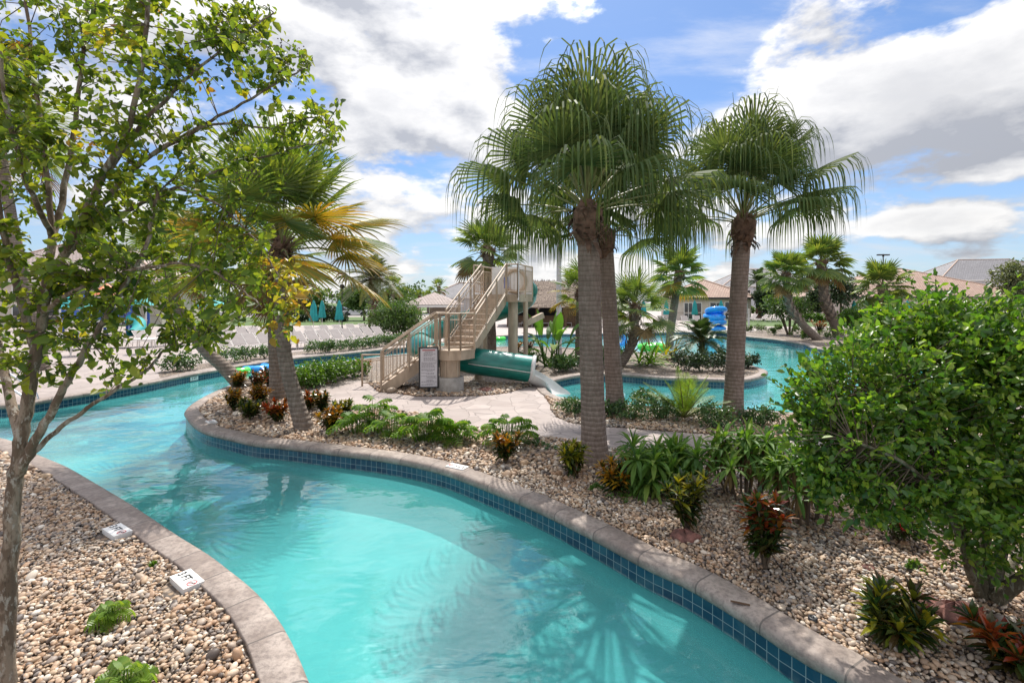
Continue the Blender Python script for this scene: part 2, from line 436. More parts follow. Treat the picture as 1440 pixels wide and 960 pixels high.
MAT = dict(
    gravel=gravel_mat('gravel_bed'), pebble=pebble_mat('pebble_stone'),
    path=paving_mat('stamped_path', (0.345, 0.285, 0.26), 2.3, 0.85), deck=paving_mat('paver_deck', (0.35, 0.293, 0.265), 2.6, 0.5),
    coping=coping_mat('coping_stone'), tile=tile_mat('waterline_tile'), water=water_mat('pool_water'), plaster=plaster_mat('pool_plaster'),
    lawn=mat('lawn', (0.07, 0.12, 0.025), 0.9, 0.35, 1.5, 0.6, 60), asphalt=mat('asphalt', (0.09, 0.09, 0.09), 0.9, 0.2, 3, 0.3, 80),
    beige=mat('beige_paint', (0.44, 0.33, 0.235), 0.5, 0.22, 2.6, 0.1, 30, col2=(0.52, 0.40, 0.29), stretch=(1.6, 1.6, 0.5)),
    tread=mat('stair_tread', (0.46, 0.35, 0.26), 0.6, 0.3, 5.0), concrete=mat('raw_concrete', (0.34, 0.31, 0.28), 0.85, 0.25, 4, 0.3, 40),
    green=mat('green_fibreglass', (0.008, 0.185, 0.15), 0.3, 0.3, 1.6, coat=0.3, stretch=(1, 2.5, 2.5)), white=mat('white_gelcoat', (0.68, 0.66, 0.64), 0.3, 0.06, 3.0),
    black=mat('black_metal', (0.015, 0.015, 0.017), 0.4, 0.2), paper=mat('sign_paper', (0.60, 0.575, 0.60), 0.45, 0.05, 4), ink=mat('sign_ink', (0.09, 0.07, 0.09), 0.6, 0.1),
    redink=mat('sign_red', (0.42, 0.05, 0.06), 0.6, 0.1), bluepaint=mat('blue_paint', (0.03, 0.10, 0.42), 0.4, 0.1), steel=mat('stainless_rail', (0.62, 0.62, 0.62), 0.22, 0.08, metal=1.0),
    stucco=mat('cream_stucco', (0.56, 0.49, 0.42), 0.85, 0.08, 2.0, 0.2, 60), stucco2=mat('tan_stucco', (0.44, 0.37, 0.31), 0.85, 0.08, 2.0, 0.2, 60), greywall=mat('grey_siding', (0.5, 0.5, 0.52), 0.8, 0.06, 2.0),
    roof=roof_mat('clay_tile_roof', (0.33, 0.20, 0.15), (0.42, 0.29, 0.22)), roofp=roof_mat('pale_tile_roof', (0.35, 0.27, 0.24), (0.41, 0.33, 0.30)), roofg=roof_mat('slate_roof', (0.21, 0.20, 0.21), (0.26, 0.25, 0.26)),
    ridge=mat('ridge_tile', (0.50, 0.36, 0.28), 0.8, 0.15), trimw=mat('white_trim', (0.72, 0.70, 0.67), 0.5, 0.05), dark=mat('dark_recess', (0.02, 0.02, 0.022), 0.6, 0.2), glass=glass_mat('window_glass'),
    thatch=mat('palm_thatch', (0.20, 0.145, 0.11), 0.95, 0.5, 9, 1.0, 30, stretch=(1, 1, 0.35), col2=(0.33, 0.255, 0.20)), wood=mat('brown_wood', (0.13, 0.075, 0.04), 0.75, 0.3, 6),
    teal=mat('teal_canvas', (0.015, 0.29, 0.29), 0.7, 0.15, 4), sling=mat('lounger_sling', (0.25, 0.215, 0.205), 0.7, 0.08), frame=mat('lounger_frame', (0.66, 0.62, 0.58), 0.4, 0.06),
    ringg=mat('green_vinyl', (0.08, 0.62, 0.06), 0.18, 0.1, 3), ringb=mat('blue_vinyl', (0.02, 0.30, 0.80), 0.15, 0.1, 3),
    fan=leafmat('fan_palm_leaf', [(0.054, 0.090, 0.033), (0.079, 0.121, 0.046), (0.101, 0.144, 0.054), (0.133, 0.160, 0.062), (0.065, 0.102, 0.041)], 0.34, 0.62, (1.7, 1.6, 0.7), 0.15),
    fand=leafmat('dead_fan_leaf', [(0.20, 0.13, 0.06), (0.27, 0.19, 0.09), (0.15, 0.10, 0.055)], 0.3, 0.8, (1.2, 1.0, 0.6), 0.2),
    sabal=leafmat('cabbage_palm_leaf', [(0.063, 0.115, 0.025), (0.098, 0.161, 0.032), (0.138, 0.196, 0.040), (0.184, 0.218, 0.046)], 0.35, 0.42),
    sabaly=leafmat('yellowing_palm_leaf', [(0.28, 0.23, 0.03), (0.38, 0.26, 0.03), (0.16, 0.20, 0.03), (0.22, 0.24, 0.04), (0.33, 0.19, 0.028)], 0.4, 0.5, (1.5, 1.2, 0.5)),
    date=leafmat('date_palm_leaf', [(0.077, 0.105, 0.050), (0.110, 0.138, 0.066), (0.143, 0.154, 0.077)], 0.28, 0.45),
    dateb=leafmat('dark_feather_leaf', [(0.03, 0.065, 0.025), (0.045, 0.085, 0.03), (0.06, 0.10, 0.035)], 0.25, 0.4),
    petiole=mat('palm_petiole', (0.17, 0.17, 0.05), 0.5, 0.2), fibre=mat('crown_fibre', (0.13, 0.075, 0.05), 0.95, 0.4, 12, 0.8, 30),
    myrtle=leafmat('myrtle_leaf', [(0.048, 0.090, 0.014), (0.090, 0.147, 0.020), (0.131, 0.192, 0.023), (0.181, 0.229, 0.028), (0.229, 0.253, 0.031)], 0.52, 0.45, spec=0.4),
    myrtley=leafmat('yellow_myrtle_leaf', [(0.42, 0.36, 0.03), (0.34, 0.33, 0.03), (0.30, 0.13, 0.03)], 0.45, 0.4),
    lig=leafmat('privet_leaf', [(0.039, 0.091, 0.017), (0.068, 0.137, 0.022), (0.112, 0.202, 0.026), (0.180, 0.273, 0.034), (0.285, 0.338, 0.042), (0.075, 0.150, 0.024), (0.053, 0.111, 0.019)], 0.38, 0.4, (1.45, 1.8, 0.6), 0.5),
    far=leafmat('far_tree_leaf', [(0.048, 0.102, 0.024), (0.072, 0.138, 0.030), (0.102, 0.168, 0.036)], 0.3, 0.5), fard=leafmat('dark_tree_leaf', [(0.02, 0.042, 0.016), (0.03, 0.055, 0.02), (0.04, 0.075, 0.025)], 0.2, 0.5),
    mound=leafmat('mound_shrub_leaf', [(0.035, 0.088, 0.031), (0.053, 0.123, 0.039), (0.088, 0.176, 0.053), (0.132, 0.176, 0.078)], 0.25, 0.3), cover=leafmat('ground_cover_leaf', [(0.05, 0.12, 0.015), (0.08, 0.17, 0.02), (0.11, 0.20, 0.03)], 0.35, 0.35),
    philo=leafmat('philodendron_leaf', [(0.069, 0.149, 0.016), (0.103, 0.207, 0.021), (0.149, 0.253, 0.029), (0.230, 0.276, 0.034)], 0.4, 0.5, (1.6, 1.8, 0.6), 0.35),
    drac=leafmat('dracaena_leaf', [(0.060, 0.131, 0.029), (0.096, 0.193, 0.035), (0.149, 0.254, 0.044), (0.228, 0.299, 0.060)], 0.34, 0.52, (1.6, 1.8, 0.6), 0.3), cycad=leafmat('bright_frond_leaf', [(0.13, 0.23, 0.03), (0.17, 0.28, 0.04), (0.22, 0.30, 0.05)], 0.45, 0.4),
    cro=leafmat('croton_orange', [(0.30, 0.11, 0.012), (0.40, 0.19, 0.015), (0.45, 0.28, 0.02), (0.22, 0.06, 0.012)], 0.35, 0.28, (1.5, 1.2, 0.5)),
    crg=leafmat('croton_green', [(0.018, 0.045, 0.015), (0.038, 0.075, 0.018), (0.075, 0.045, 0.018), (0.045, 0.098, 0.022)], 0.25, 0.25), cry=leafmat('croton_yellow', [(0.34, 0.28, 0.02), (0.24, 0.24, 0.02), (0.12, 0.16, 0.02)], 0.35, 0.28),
    crr=leafmat('croton_red', [(0.34, 0.05, 0.015), (0.16, 0.03, 0.015), (0.42, 0.20, 0.02), (0.22, 0.035, 0.015), (0.40, 0.12, 0.015)], 0.35, 0.28, (1.5, 1.0, 0.5)), ixora=leafmat('ixora_flower', [(0.55, 0.02, 0.02), (0.4, 0.015, 0.02)], 0.3, 0.5, (1.3, 0.8, 0.7)),
    stem=mat('woody_stem', (0.10, 0.07, 0.045), 0.85, 0.3, 20, 0.5, 40), myrtlebark=bark_mat('myrtle_bark', (0.13, 0.09, 0.062), (0.25, 0.19, 0.14), (0.36, 0.32, 0.27)),
    ligbark=bark_mat('privet_bark', (0.085, 0.072, 0.045), (0.15, 0.13, 0.09), (0.21, 0.21, 0.16)), livtrunk=trunk_mat('fan_palm_stem', (0.175, 0.13, 0.105), (0.28, 0.215, 0.18), 4.0, 0.4),
    sabtrunk=trunk_mat('cabbage_palm_stem', (0.16, 0.125, 0.10), (0.27, 0.22, 0.18), 3.2), boot=mat('leaf_boot', (0.24, 0.19, 0.15), 0.9, 0.35, 10, 0.5, 40), datetrunk=trunk_mat('date_palm_stem', (0.10, 0.06, 0.04), (0.19, 0.12, 0.085), 3.5, 1.0),
    rock=mat('red_lava_rock', (0.16, 0.075, 0.06), 0.8, 0.45, 9, 0.8, 25, col2=(0.30, 0.13, 0.10)), pipe=mat('brown_pipe', (0.16, 0.10, 0.06), 0.7, 0.2), pole=mat('white_pole', (0.50, 0.47, 0.46), 0.5, 0.08), deadleaf=mat('fallen_leaf', (0.09, 0.045, 0.02), 0.8, 0.2),
    berry=mat('dark_seed', (0.07, 0.04, 0.03), 0.7, 0.3), paint=mat('car_paint', (0.5, 0.5, 0.5), 0.3, 0.1), rubber=mat('rubber', (0.02, 0.02, 0.02), 0.8, 0.1), orange=mat('orange_canvas', (0.5, 0.14, 0.05), 0.6, 0.1),
)

# ---------------------------------------------------------------- ground plan
def smooth(pts, step=0.2):
    """Catmull-Rom through the surveyed points, resampled"""
    out = []
    n = len(pts)
    for i in range(n - 1):
        p0, p1, p2, p3 = (Vector(pts[max(0, min(n - 1, i + k))]) for k in (-1, 0, 1, 2))
        L = (p2 - p1).length
        st = step if p1.y < 20 else step * 2.2
        k = max(1, int(L / st))
        for j in range(k):
            t = j / k
            out.append(0.5 * ((2 * p1) + (p2 - p0) * t + (2 * p0 - 5 * p1 + 4 * p2 - p3) * t * t + (3 * p1 - p0 - 3 * p2 + p3) * t ** 3))
    out.append(Vector(pts[-1]))
    return [(p.x, p.y) for p in out]


gp = lambda L, z=0.0: [G(x, y, z) for x, y in L]
near_bank = [(-1.15, -6), (-1.15, -2), (-1.15, 1.2), (-1.2, 2.3)] + gp([(429, 960), (415, 925), (395, 885), (370, 850), (345, 825), (320, 805), (290, 782), (250, 757), (210, 730), (175, 707), (130, 680), (90, 657), (50, 640), (30, 630), (0, 617)]) + [(-12, 9.9), (-16, 10.4)]
left_end = [(-17.2, 11.0)]
far_bank = [(-16, 11.75)] + gp([(0, 571), (60, 563), (130, 552), (200, 540), (260, 528), (300, 521), (340, 514), (380, 508), (420, 503), (450, 500), (480, 497.5), (540, 491), (590, 486.5), (640, 479), (680, 474)])
beach = gp([(725, 471), (780, 469), (850, 468), (900, 467.3), (950, 466.5), (1000, 466.5)])
right_bank = gp([(1030, 469), (1045, 472), (1060, 474), (1090, 477), (1130, 483.5), (1150, 490), (1230, 500), (1330, 517), (1400, 540), (1425, 565), (1390, 590), (1280, 598), (1180, 586)])
splash = gp([(1130, 582), (1047, 577), (1000, 575), (940, 573), (880, 570), (840, 566.5), (800, 561.5), (781, 557), (771, 551), (767, 546), (770, 540), (777, 536)])
penin = gp([(788, 532.5), (819, 527.3), (872, 526.2), (930, 531), (985, 533), (1040, 534.5), (1064, 531), (1076, 526.5), (1078, 522), (1066, 517), (1045, 512), (1000, 505), (950, 499), (900, 495.5), (850, 492.5), (800, 489.5), (760, 487.5), (725, 487.5), (680, 489), (640, 492), (600, 496), (560, 499), (495, 507), (440, 514.5), (390, 523), (345, 535), (310, 548), (285, 560), (268, 571), (261, 580)])
island_front = gp([(262, 587), (272, 600), (290, 611), (325, 620), (360, 628), (400, 632), (480, 642), (549, 651), (618, 666), (686, 691), (755, 720), (824, 754), (870, 779), (916, 804), (960, 824), (1006, 850), (1052, 879), (1098, 911), (1143, 939), (1175, 955)], -0.08) + [(2.75, 2.5), (3.3, 1.3), (3.5, -2), (3.5, -6)]

loop = smooth(near_bank + left_end + far_bank + beach + right_bank + splash + penin + island_front, 0.16)
LP = np.array(loop)
# keep only points that are some way apart
keep = [0]
for i in range(1, len(LP)):
    if np.hypot(*(LP[i] - LP[keep[-1]])) > 0.05: keep.append(i)
LP = LP[keep]
area = 0.5 * np.sum(LP[:, 0] * np.roll(LP[:, 1], -1) - np.roll(LP[:, 0], -1) * LP[:, 1])


def inside(P, poly):
    """points in polygon, vectorised"""
    P = np.asarray(P, float); poly = np.asarray(poly, float)
    r = np.zeros(len(P), bool)
    x, y = P[:, 0], P[:, 1]
    a = poly; b = np.roll(poly, -1, 0)
    for (x1, y1), (x2, y2) in zip(a, b):
        if y1 == y2: continue
        c = (y1 > y) != (y2 > y)
        if not c.any(): continue
        r ^= c & (x < (x2 - x1) * (y - y1) / (y2 - y1) + x1)
    return r


nrm = []
for i in range(len(LP)):
    t = LP[min(i + 1, len(LP) - 1)] - LP[max(i - 1, 0)]
    t = t / np.hypot(*t)
    nn = np.array((t[1], -t[0])) * (1 if area > 0 else -1)       # points away from the water
    nrm.append(nn)
nrm = np.array(nrm)
for _ in range(4):
    nrm[1:-1] = (nrm[:-2] + nrm[1:-1] * 2 + nrm[2:]) / 4
    nrm /= np.hypot(nrm[:, 0], nrm[:, 1])[:, None]
CUM = np.concatenate([[0], np.cumsum(np.hypot(*(LP[1:] - LP[:-1]).T))])
beach_a = int(np.argmin(np.hypot(*(LP - np.array(beach[0])).T)))
beach_b = int(np.argmin(np.hypot(*(LP - np.array(beach[-1])).T)))


def ring(name, prof, m, i0, i1, smooth_=True, parent=None):
    mb = MB()
    rows, uvs = [], []
    pl = [0]
    for a, b in zip(prof, prof[1:]): pl.append(pl[-1] + math.hypot(a[0] - b[0], a[1] - b[1]))
    for i in range(i0, i1 + 1):
        rows.append([(LP[i][0] + nrm[i][0] * d, LP[i][1] + nrm[i][1] * d, z) for d, z in prof])
        uvs.append([(CUM[i], p) for p in pl])
    mb.grid(rows, 0, smooth_, uvs=uvs)
    return mb.build(name, m, parent)


LAST = len(LP) - 1
cop_prof = [(0.02, -0.082), (-0.012, -0.08), (-0.028, -0.06), (-0.03, -0.02), (-0.018, 0.012), (0.01, 0.03), (0.05, 0.036), (0.245, 0.036), (0.255, 0.026), (0.256, -0.02)]
WZ = -0.27
for a, b in ((0, beach_a), (beach_b, LAST)):
    o = ring('pool_coping', cop_prof, MAT['coping'], a, b); tag(o, kind='structure')
o = ring('pool_tile_band', [(0.004, -0.06), (0.004, -0.082), (0.004, -0.286)], MAT['tile'], 0, LAST, False); tag(o, kind='structure')
for lay in o.data.uv_layers:                                          # tile rows count from the coping down
    for d in lay.data: d.uv = (d.uv[0], d.uv[1] - 0.022)
o = ring('pool_wall', [(0.0045, -0.285), (0.004, -0.68), (-0.07, -0.75)], MAT['plaster'], 0, LAST); tag(o, kind='structure')


def flat(name, poly, z, m):
    mb = MB()
    tri = geometry.delaunay_2d_cdt([Vector(p) for p in poly], [], [list(range(len(poly)))], 1, 1e-5)
    vs, fs = tri[0], tri[2]
    mb.v = [(v.x, v.y, z) for v in vs]
    for f in fs:
        c = sum((vs[i] for i in f), Vector((0, 0))) / len(f)
        a, b, d = (vs[i] for i in f[:3])
        if (b - a).cross(d - a) < 0: f = f[::-1]
        mb.f.append(tuple(f)); mb.m.append(0); mb.sm.append(False); mb.uv.append(None)
    return tag(mb.build(name, m), kind='structure')


pool_out = [(p[0] + q[0] * 0.003, p[1] + q[1] * 0.003) for p, q in zip(LP, nrm)]
flat('pool_floor', pool_out, -0.74, MAT['plaster'])
flat('pool_water', pool_out, WZ, MAT['water'])

# land: one triangulated sheet cut into beds, path, deck, lawn
path_up = [(418, 549), (440, 544), (470, 538), (505, 534), (520, 541), (533, 551), (553, 552), (585, 557), (643, 557), (685, 556), (715, 552), (735, 546), (755, 540)]
path_hole = [(772, 566), (776, 578), (784, 587), (800, 594), (830, 599), (874, 601), (930, 606), (991, 610), (1099, 619), (1133, 614), (1250, 625), (1400, 665), (1560, 720)]
path_low = [(1560, 780), (1420, 722), (1250, 662), (1113, 634), (1000, 634), (877, 632), (801, 619), (737, 611), (664, 600), (564, 578), (485, 574), (448, 566), (420, 556)]
path_poly = smooth(gp(path_up), 0.3) + smooth(gp([(758, 546), (764, 556)] + path_hole), 0.3) + smooth(gp(path_low), 0.3)
isl_i0 = int(np.argmin(np.hypot(*(LP - np.array(splash[0])).T)))
island_poly = [tuple(p) for p in LP[isl_i0:]] + [(16, -6), (18, 9), (13.5, 10.8)] + gp([(1390, 590.5), (1280, 598), (1180, 586)])
nb_end = int(np.argmin(np.hypot(*(LP - np.array(near_bank[-1])).T)))
leftbed_poly = [tuple(p) for p in LP[:nb_end + 1]] + [(-20, 10.4), (-20, -6)]
bed_far = smooth(gp([(1030, 466), (1045, 468), (1070, 464), (1110, 462), (1160, 464), (1215, 470), (1300, 482), (1400, 500)]), .6) + smooth(gp([(1400, 535), (1330, 515), (1230, 499), (1150, 489), (1130, 482.5), (1090, 476.5), (1060, 473.5), (1045, 471.5)]), .6)
bed_left = smooth(gp([(225, 532), (262, 523), (300, 516.5), (340, 510), (380, 504), (420, 499), (450, 496), (480, 494), (540, 488), (575, 485)]), .6) + smooth(gp([(572, 481.5), (540, 483), (480, 488), (430, 493), (380, 498), (330, 504), (290, 510), (250, 516), (222, 523)]), .6)
lawn_poly = [(-120, 47), (-44, 47), (-20, 50), (-13, 53), (-11, 60), (-14, 75), (-120, 75)]
lot_poly = [(-120, 80), (-16, 80), (-10, 100), (-120, 110)]
lawn_far = [(-400, 115), (400, 115), (400, 400), (-400, 400)]
lawn_r = [(19, 50), (29, 47), (42, 53), (42, 62), (30, 64), (21, 60)]
loops = [[tuple(p) for p in LP], path_poly, island_poly, leftbed_poly, bed_far, bed_left, lawn_poly, lot_poly, lawn_far, lawn_r, [(-450, -40), (450, -40), (450, 450), (-450, 450)]]
vs, ed = [], []
for L in loops:
    n0 = len(vs)
    vs += [Vector(p) for p in L]
    ed += [(n0 + i, n0 + (i + 1) % len(L)) for i in range(len(L))]
cv, ce, cf, *_ = geometry.delaunay_2d_cdt(vs, ed, [], 0, 1e-4)
cen = np.array([((cv[f[0]].x + cv[f[1]].x + cv[f[2]].x) / 3, (cv[f[0]].y + cv[f[1]].y + cv[f[2]].y) / 3) for f in cf])
inw = inside(cen, LP)
reg = np.array(['pool_deck'] * len(cf), dtype=object)
for nm, ps in (('lawn', [lawn_poly, lawn_far, lawn_r]), ('car_park', [lot_poly]), ('gravel_ground', [island_poly, leftbed_poly, bed_far, bed_left]), ('path', [path_poly])):
    for q in ps: reg[inside(cen, q)] = nm
reg[inw] = ''
for nm, mt in (('pool_deck', 'deck'), ('lawn', 'lawn'), ('car_park', 'asphalt'), ('gravel_ground', 'gravel'), ('path', 'path')):
    mb = MB()
    mb.v = [(v.x, v.y, 0.0 if nm != 'gravel_ground' else -0.004) for v in cv]
    for f, r in zip(cf, reg):
        if r == nm:
            a, b, c = (cv[i] for i in f)
            mb.f.append(tuple(f) if (b - a).cross(c - a) > 0 else tuple(f[::-1])); mb.m.append(0); mb.sm.append(False); mb.uv.append(None)
    used = sorted({i for f in mb.f for i in f}); re = {k: i for i, k in enumerate(used)}
    mb.v = [mb.v[k] for k in used]; mb.f = [tuple(re[i] for i in f) for f in mb.f]
    tag(mb.build(nm, MAT[mt]), kind='structure')

# loose river pebbles over the two near beds
rs = np.random.RandomState(5)
outer = LP + nrm * 0.275


def scatter(x0, x1, y0, y1, st, polys, dens=1.0):
    gx, gy = np.meshgrid(np.arange(x0, x1, st), np.arange(y0, y1, st))
    P = np.stack([gx.ravel(), gy.ravel()], 1)
    P += rs.uniform(-.55, .55, P.shape) * st
    P = P[(np.abs(P[:, 0]) < P[:, 1] * 1.13 + 2.2)]
    P = P[rs.rand(len(P)) < dens]
    k = np.zeros(len(P), bool)
    for q in polys: k |= inside(P, q)
    k &= ~inside(P, path_poly)
    k &= ~inside(P, outer)
    for mx, my in ((263, 813), (165, 744), (643, 655), (297, 592)):
        c = np.array(G(mx, my, .05)); k &= np.hypot(*(P - c).T) > .2
    return P[k]


near = scatter(-11, 12, 1.7, 7.0, 0.0275, [island_poly, leftbed_poly])
mid = scatter(-11, 12, 7.0, 11.5, 0.047, [island_poly, leftbed_poly])
far = scatter(-9, 13, 11.5, 15.2, 0.06, [island_poly, leftbed_poly])
P = np.concatenate([near, mid, far])
sz = np.concatenate([np.full(len(near), 0.0175), np.full(len(mid), 0.029), np.full(len(far), 0.036)]) * np.exp(rs.normal(0, 0.33, len(P)))
me = bpy.data.meshes.new('river_pebbles')
me.vertices.add(len(P))
zz = sz * 0.35 + rs.uniform(0, 0.016, len(P))
me.vertices.foreach_set('co', np.column_stack([P, zz]).astype(np.float32).ravel())
at = me.attributes.new('size', 'FLOAT_VECTOR', 'POINT')
at.data.foreach_set('vector', (np.column_stack([sz, sz * rs.uniform(0.55, 0.9, len(P)), sz * rs.uniform(0.42, 0.7, len(P))])).astype(np.float32).ravel())
at = me.attributes.new('turn', 'FLOAT_VECTOR', 'POINT')
at.data.foreach_set('vector', np.column_stack([rs.normal(0, .42, len(P)), rs.normal(0, .42, len(P)), rs.uniform(0, 6.28, len(P))]).astype(np.float32).ravel())
peb = bpy.data.objects.new('river_pebbles', me)
C.objects.link(peb)
tag(peb, 'small mixed tan, white and grey river pebbles loose over the planting beds', 'pebbles', kind='stuff')
mbl = MB(); rdq = random.Random(4)
sel = rs.permutation(len(near))[:420]
for q in sel:                                                         # dry leaves blown over the stones
    x, y = near[q]; a = rdq.uniform(0, 6.28); L = rdq.uniform(.02, .045); z = rdq.uniform(.026, .036)
    c, s_ = math.cos(a), math.sin(a); wv = L * rdq.uniform(.25, .45)
    mbl.grid([[(x - c * L, y - s_ * L, z), (x - c * L, y - s_ * L, z + .001)], [(x - s_ * wv, y + c * wv, z + rdq.uniform(0, .012)), (x + s_ * wv, y - c * wv, z + rdq.uniform(0, .012))], [(x + c * L, y + s_ * L, z + rdq.uniform(0, .01)), (x + c * L, y + s_ * L, z + .003)]], 0)
tag(mbl.build('leaf_litter', MAT['deadleaf']), 'small dry brown leaves scattered over the pebble beds', 'leaf litter', kind='stuff')
ng = bpy.data.node_groups.new('pebble_scatter', 'GeometryNodeTree')
ng.interface.new_socket('Geometry', in_out='INPUT', socket_type='NodeSocketGeometry')
ng.interface.new_socket('Geometry', in_out='OUTPUT', socket_type='NodeSocketGeometry')
gi = ng.nodes.new('NodeGroupInput'); go = ng.nodes.new('NodeGroupOutput')
ico = ng.nodes.new('GeometryNodeMeshIcoSphere'); ico.inputs['Subdivisions'].default_value = 2; ico.inputs['Radius'].default_value = 1.0
ss = ng.nodes.new('GeometryNodeSetShadeSmooth')
smn = ng.nodes.new('GeometryNodeSetMaterial'); smn.inputs['Material'].default_value = MAT['pebble']
iop = ng.nodes.new('GeometryNodeInstanceOnPoints')
na = ng.nodes.new('GeometryNodeInputNamedAttribute'); na.data_type = 'FLOAT_VECTOR'; na.inputs['Name'].default_value = 'size'
nb = ng.nodes.new('GeometryNodeInputNamedAttribute'); nb.data_type = 'FLOAT_VECTOR'; nb.inputs['Name'].default_value = 'turn'
er = ng.nodes.new('FunctionNodeEulerToRotation')
for a, b in ((gi.outputs[0], iop.inputs['Points']), (ico.outputs[0], ss.inputs[0]), (ss.outputs[0], smn.inputs[0]), (smn.outputs[0], iop.inputs['Instance']),
             (na.outputs[0], iop.inputs['Scale']), (nb.outputs[0], er.inputs[0]), (er.outputs[0], iop.inputs['Rotation']), (iop.outputs[0], go.inputs[0])):
    ng.links.new(a, b)
md = peb.modifiers.new('scatter', 'NODES'); md.node_group = ng

# ---------------------------------------------------------------- sky, sun, camera
SUN_EL, SUN_AZ = 56.0, 5.0                                             # azimuth from straight ahead towards the right
w = bpy.data.worlds.new('World'); S.world = w; w.use_nodes = True
nt = w.node_tree; nt.nodes.clear(); n = N(nt)
sky = n('ShaderNodeTexSky', sky_type='NISHITA', sun_disc=False, sun_elevation=R(SUN_EL), sun_rotation=R(SUN_AZ), air_density=1.0, dust_density=0.6, ozone_density=2.2)
tc = n('ShaderNodeTexCoord').outputs['Generated']
dv = n('ShaderNodeVectorMath', {0: tc}, operation='NORMALIZE').outputs[0]
sp = n('ShaderNodeSeparateXYZ', {0: dv})
zc = n.math('ADD', n.math('MAXIMUM', sp.outputs[2], 0.0), 0.16)
sdir = Vector((math.sin(R(SUN_AZ)) * math.cos(R(SUN_EL)), math.cos(R(SUN_AZ)) * math.cos(R(SUN_EL)), math.sin(R(SUN_EL))))


def plane_pt(shift):                                                   # where the sight line meets a high cloud layer
    d = n('ShaderNodeVectorMath', {0: dv, 1: sdir * shift}, operation='ADD').outputs[0]
    s = n('ShaderNodeSeparateXYZ', {0: d})
    z = n.math('ADD', n.math('MAXIMUM', s.outputs[2], 0.0), 0.16)
    c = n('ShaderNodeCombineXYZ', {0: n.math('DIVIDE', s.outputs[0], z), 1: n.math('DIVIDE', s.outputs[1], z), 2: 3.7}).outputs[0]
    return c, d


def puff(shift):
    c, d = plane_pt(shift)
    high = n.noise(c, 1.25, 10, 0.56)
    low = n.noise(n('ShaderNodeMapping', {'Vector': d, 'Scale': (1, 1, 2.1), 'Location': (2.3, 0.4, 1.9)}).outputs[0], 5.2, 12, 0.57)
    return n.math('ADD', n.math('MULTIPLY', high, 0.36), n.math('MULTIPLY', low, 0.64))


def skyblob(px, py, r, amt, sq=1.0, shift=0.0):
    c = Vector(((px - CX) / F, 1.0, (HY - py) / F)).normalized() - sdir * shift
    df = n('ShaderNodeVectorMath', {0: n('ShaderNodeVectorMath', {0: dv, 1: c}, operation='SUBTRACT').outputs[0], 1: (1, 1, sq)}, operation='MULTIPLY').outputs[0]
    L = n('ShaderNodeVectorMath', {0: df}, operation='LENGTH').outputs['Value']
    return n.rng(L, 0.0, r / F, amt, 0.0)


BLOBS = ((560, 70, 300, .12, 1.0), (610, 130, 110, .08, 1.0), (690, 250, 230, .07, 1.4), (1250, 150, 200, .21, 2.1), (1310, 5, 150, -.12, 2.0), (1080, 165, 130, .13, 1.8), (1420, 100, 150, .15, 1.5), (930, 30, 130, -.17, 1.0), (1130, 20, 150, -.02, 1.5), (1040, 60, 90, -.10, 1.2),
          (1340, 290, 130, -.03, 2.0), (1290, 250, 140, -.10, 2.4), (1330, 350, 120, .07, 2.0), (1310, 305, 80, .12, 3.0), (960, 400, 300, .06, 2.5), (600, 340, 130, -.05, 2.0), (480, 350, 150, .05, 1.5), (200, 200, 260, .03, 1.0), (1400, 235, 90, .12, 3.0))


def all_blobs(shift):
    t = None
    for b in BLOBS:
        v = skyblob(*b, shift=shift)
        t = v if t is None else n.math('ADD', t, v)
    return t


blobs = all_blobs(0.0)
d0 = n.math('ADD', puff(0.0), blobs)
dz = n.math('ADD', puff(0.045), all_blobs(0.06))
alpha = n.rng(d0, 0.495, 0.575)
cp, _ = plane_pt(0.0)
wisp = n.noise(n('ShaderNodeMapping', {'Vector': cp, 'Scale': (0.55, 1.5, 1), 'Rotation': (0, 0, 0.5)}).outputs[0], 1.9, 12, 0.62)
wisp = n.math('MULTIPLY', n.rng(n.math('ADD', wisp, n.math('MULTIPLY', blobs, 0.25)), 0.46, 0.74), 0.55)
thick = n.rng(d0, 0.57, 0.84)
relief = n.math('ADD', 0.60, n.math('MULTIPLY', n.math('SUBTRACT', d0, dz), 6.0), True)
lit = n.math('MULTIPLY', relief, n.math('SUBTRACT', 1.0, n.math('MULTIPLY', thick, 0.55)), True)
near_sun = n('ShaderNodeVectorMath', {0: dv, 1: sdir}, operation='DOT_PRODUCT').outputs['Value']
glow = n.math('ADD', n.rng(near_sun, 0.45, 1.0, 0.95, 1.3), n.rng(near_sun, 0.86, 0.97, 0.0, 1.6))
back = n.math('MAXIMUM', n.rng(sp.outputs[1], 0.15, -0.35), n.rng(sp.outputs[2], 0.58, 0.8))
glow = n.math('MULTIPLY', glow, n.math('ADD', 1.0, n.math('MULTIPLY', back, 0.85)))      # unseen clouds overhead and behind the camera, brightened to add fill light
CLD = 6.7
ccol = n.mix(lit, (0.56 * CLD, 0.58 * CLD, 0.64 * CLD), (1.25 * CLD, 1.23 * CLD, 1.21 * CLD))
ccol = n('ShaderNodeVectorMath', {0: ccol, 'Scale': glow}, operation='SCALE').outputs[0]
skyc = n.mix(1.0, sky.outputs[0], (0.72, 0.92, 1.16), 'MULTIPLY')
veil = n.rng(sp.outputs[2], 0.0, 0.30, 0.42, 0.05)                      # pale air low down
skyc = n.mix(veil, skyc, (0.74 * CLD, 0.82 * CLD, 0.93 * CLD))
skyc = n.mix(wisp, skyc, n('ShaderNodeVectorMath', {0: (0.98 * CLD, 0.99 * CLD, 1.03 * CLD), 'Scale': glow}, operation='SCALE').outputs[0])
back_c = n.math('MULTIPLY', back, 0.55)  # extra cloud cover out of view, added for the same fill
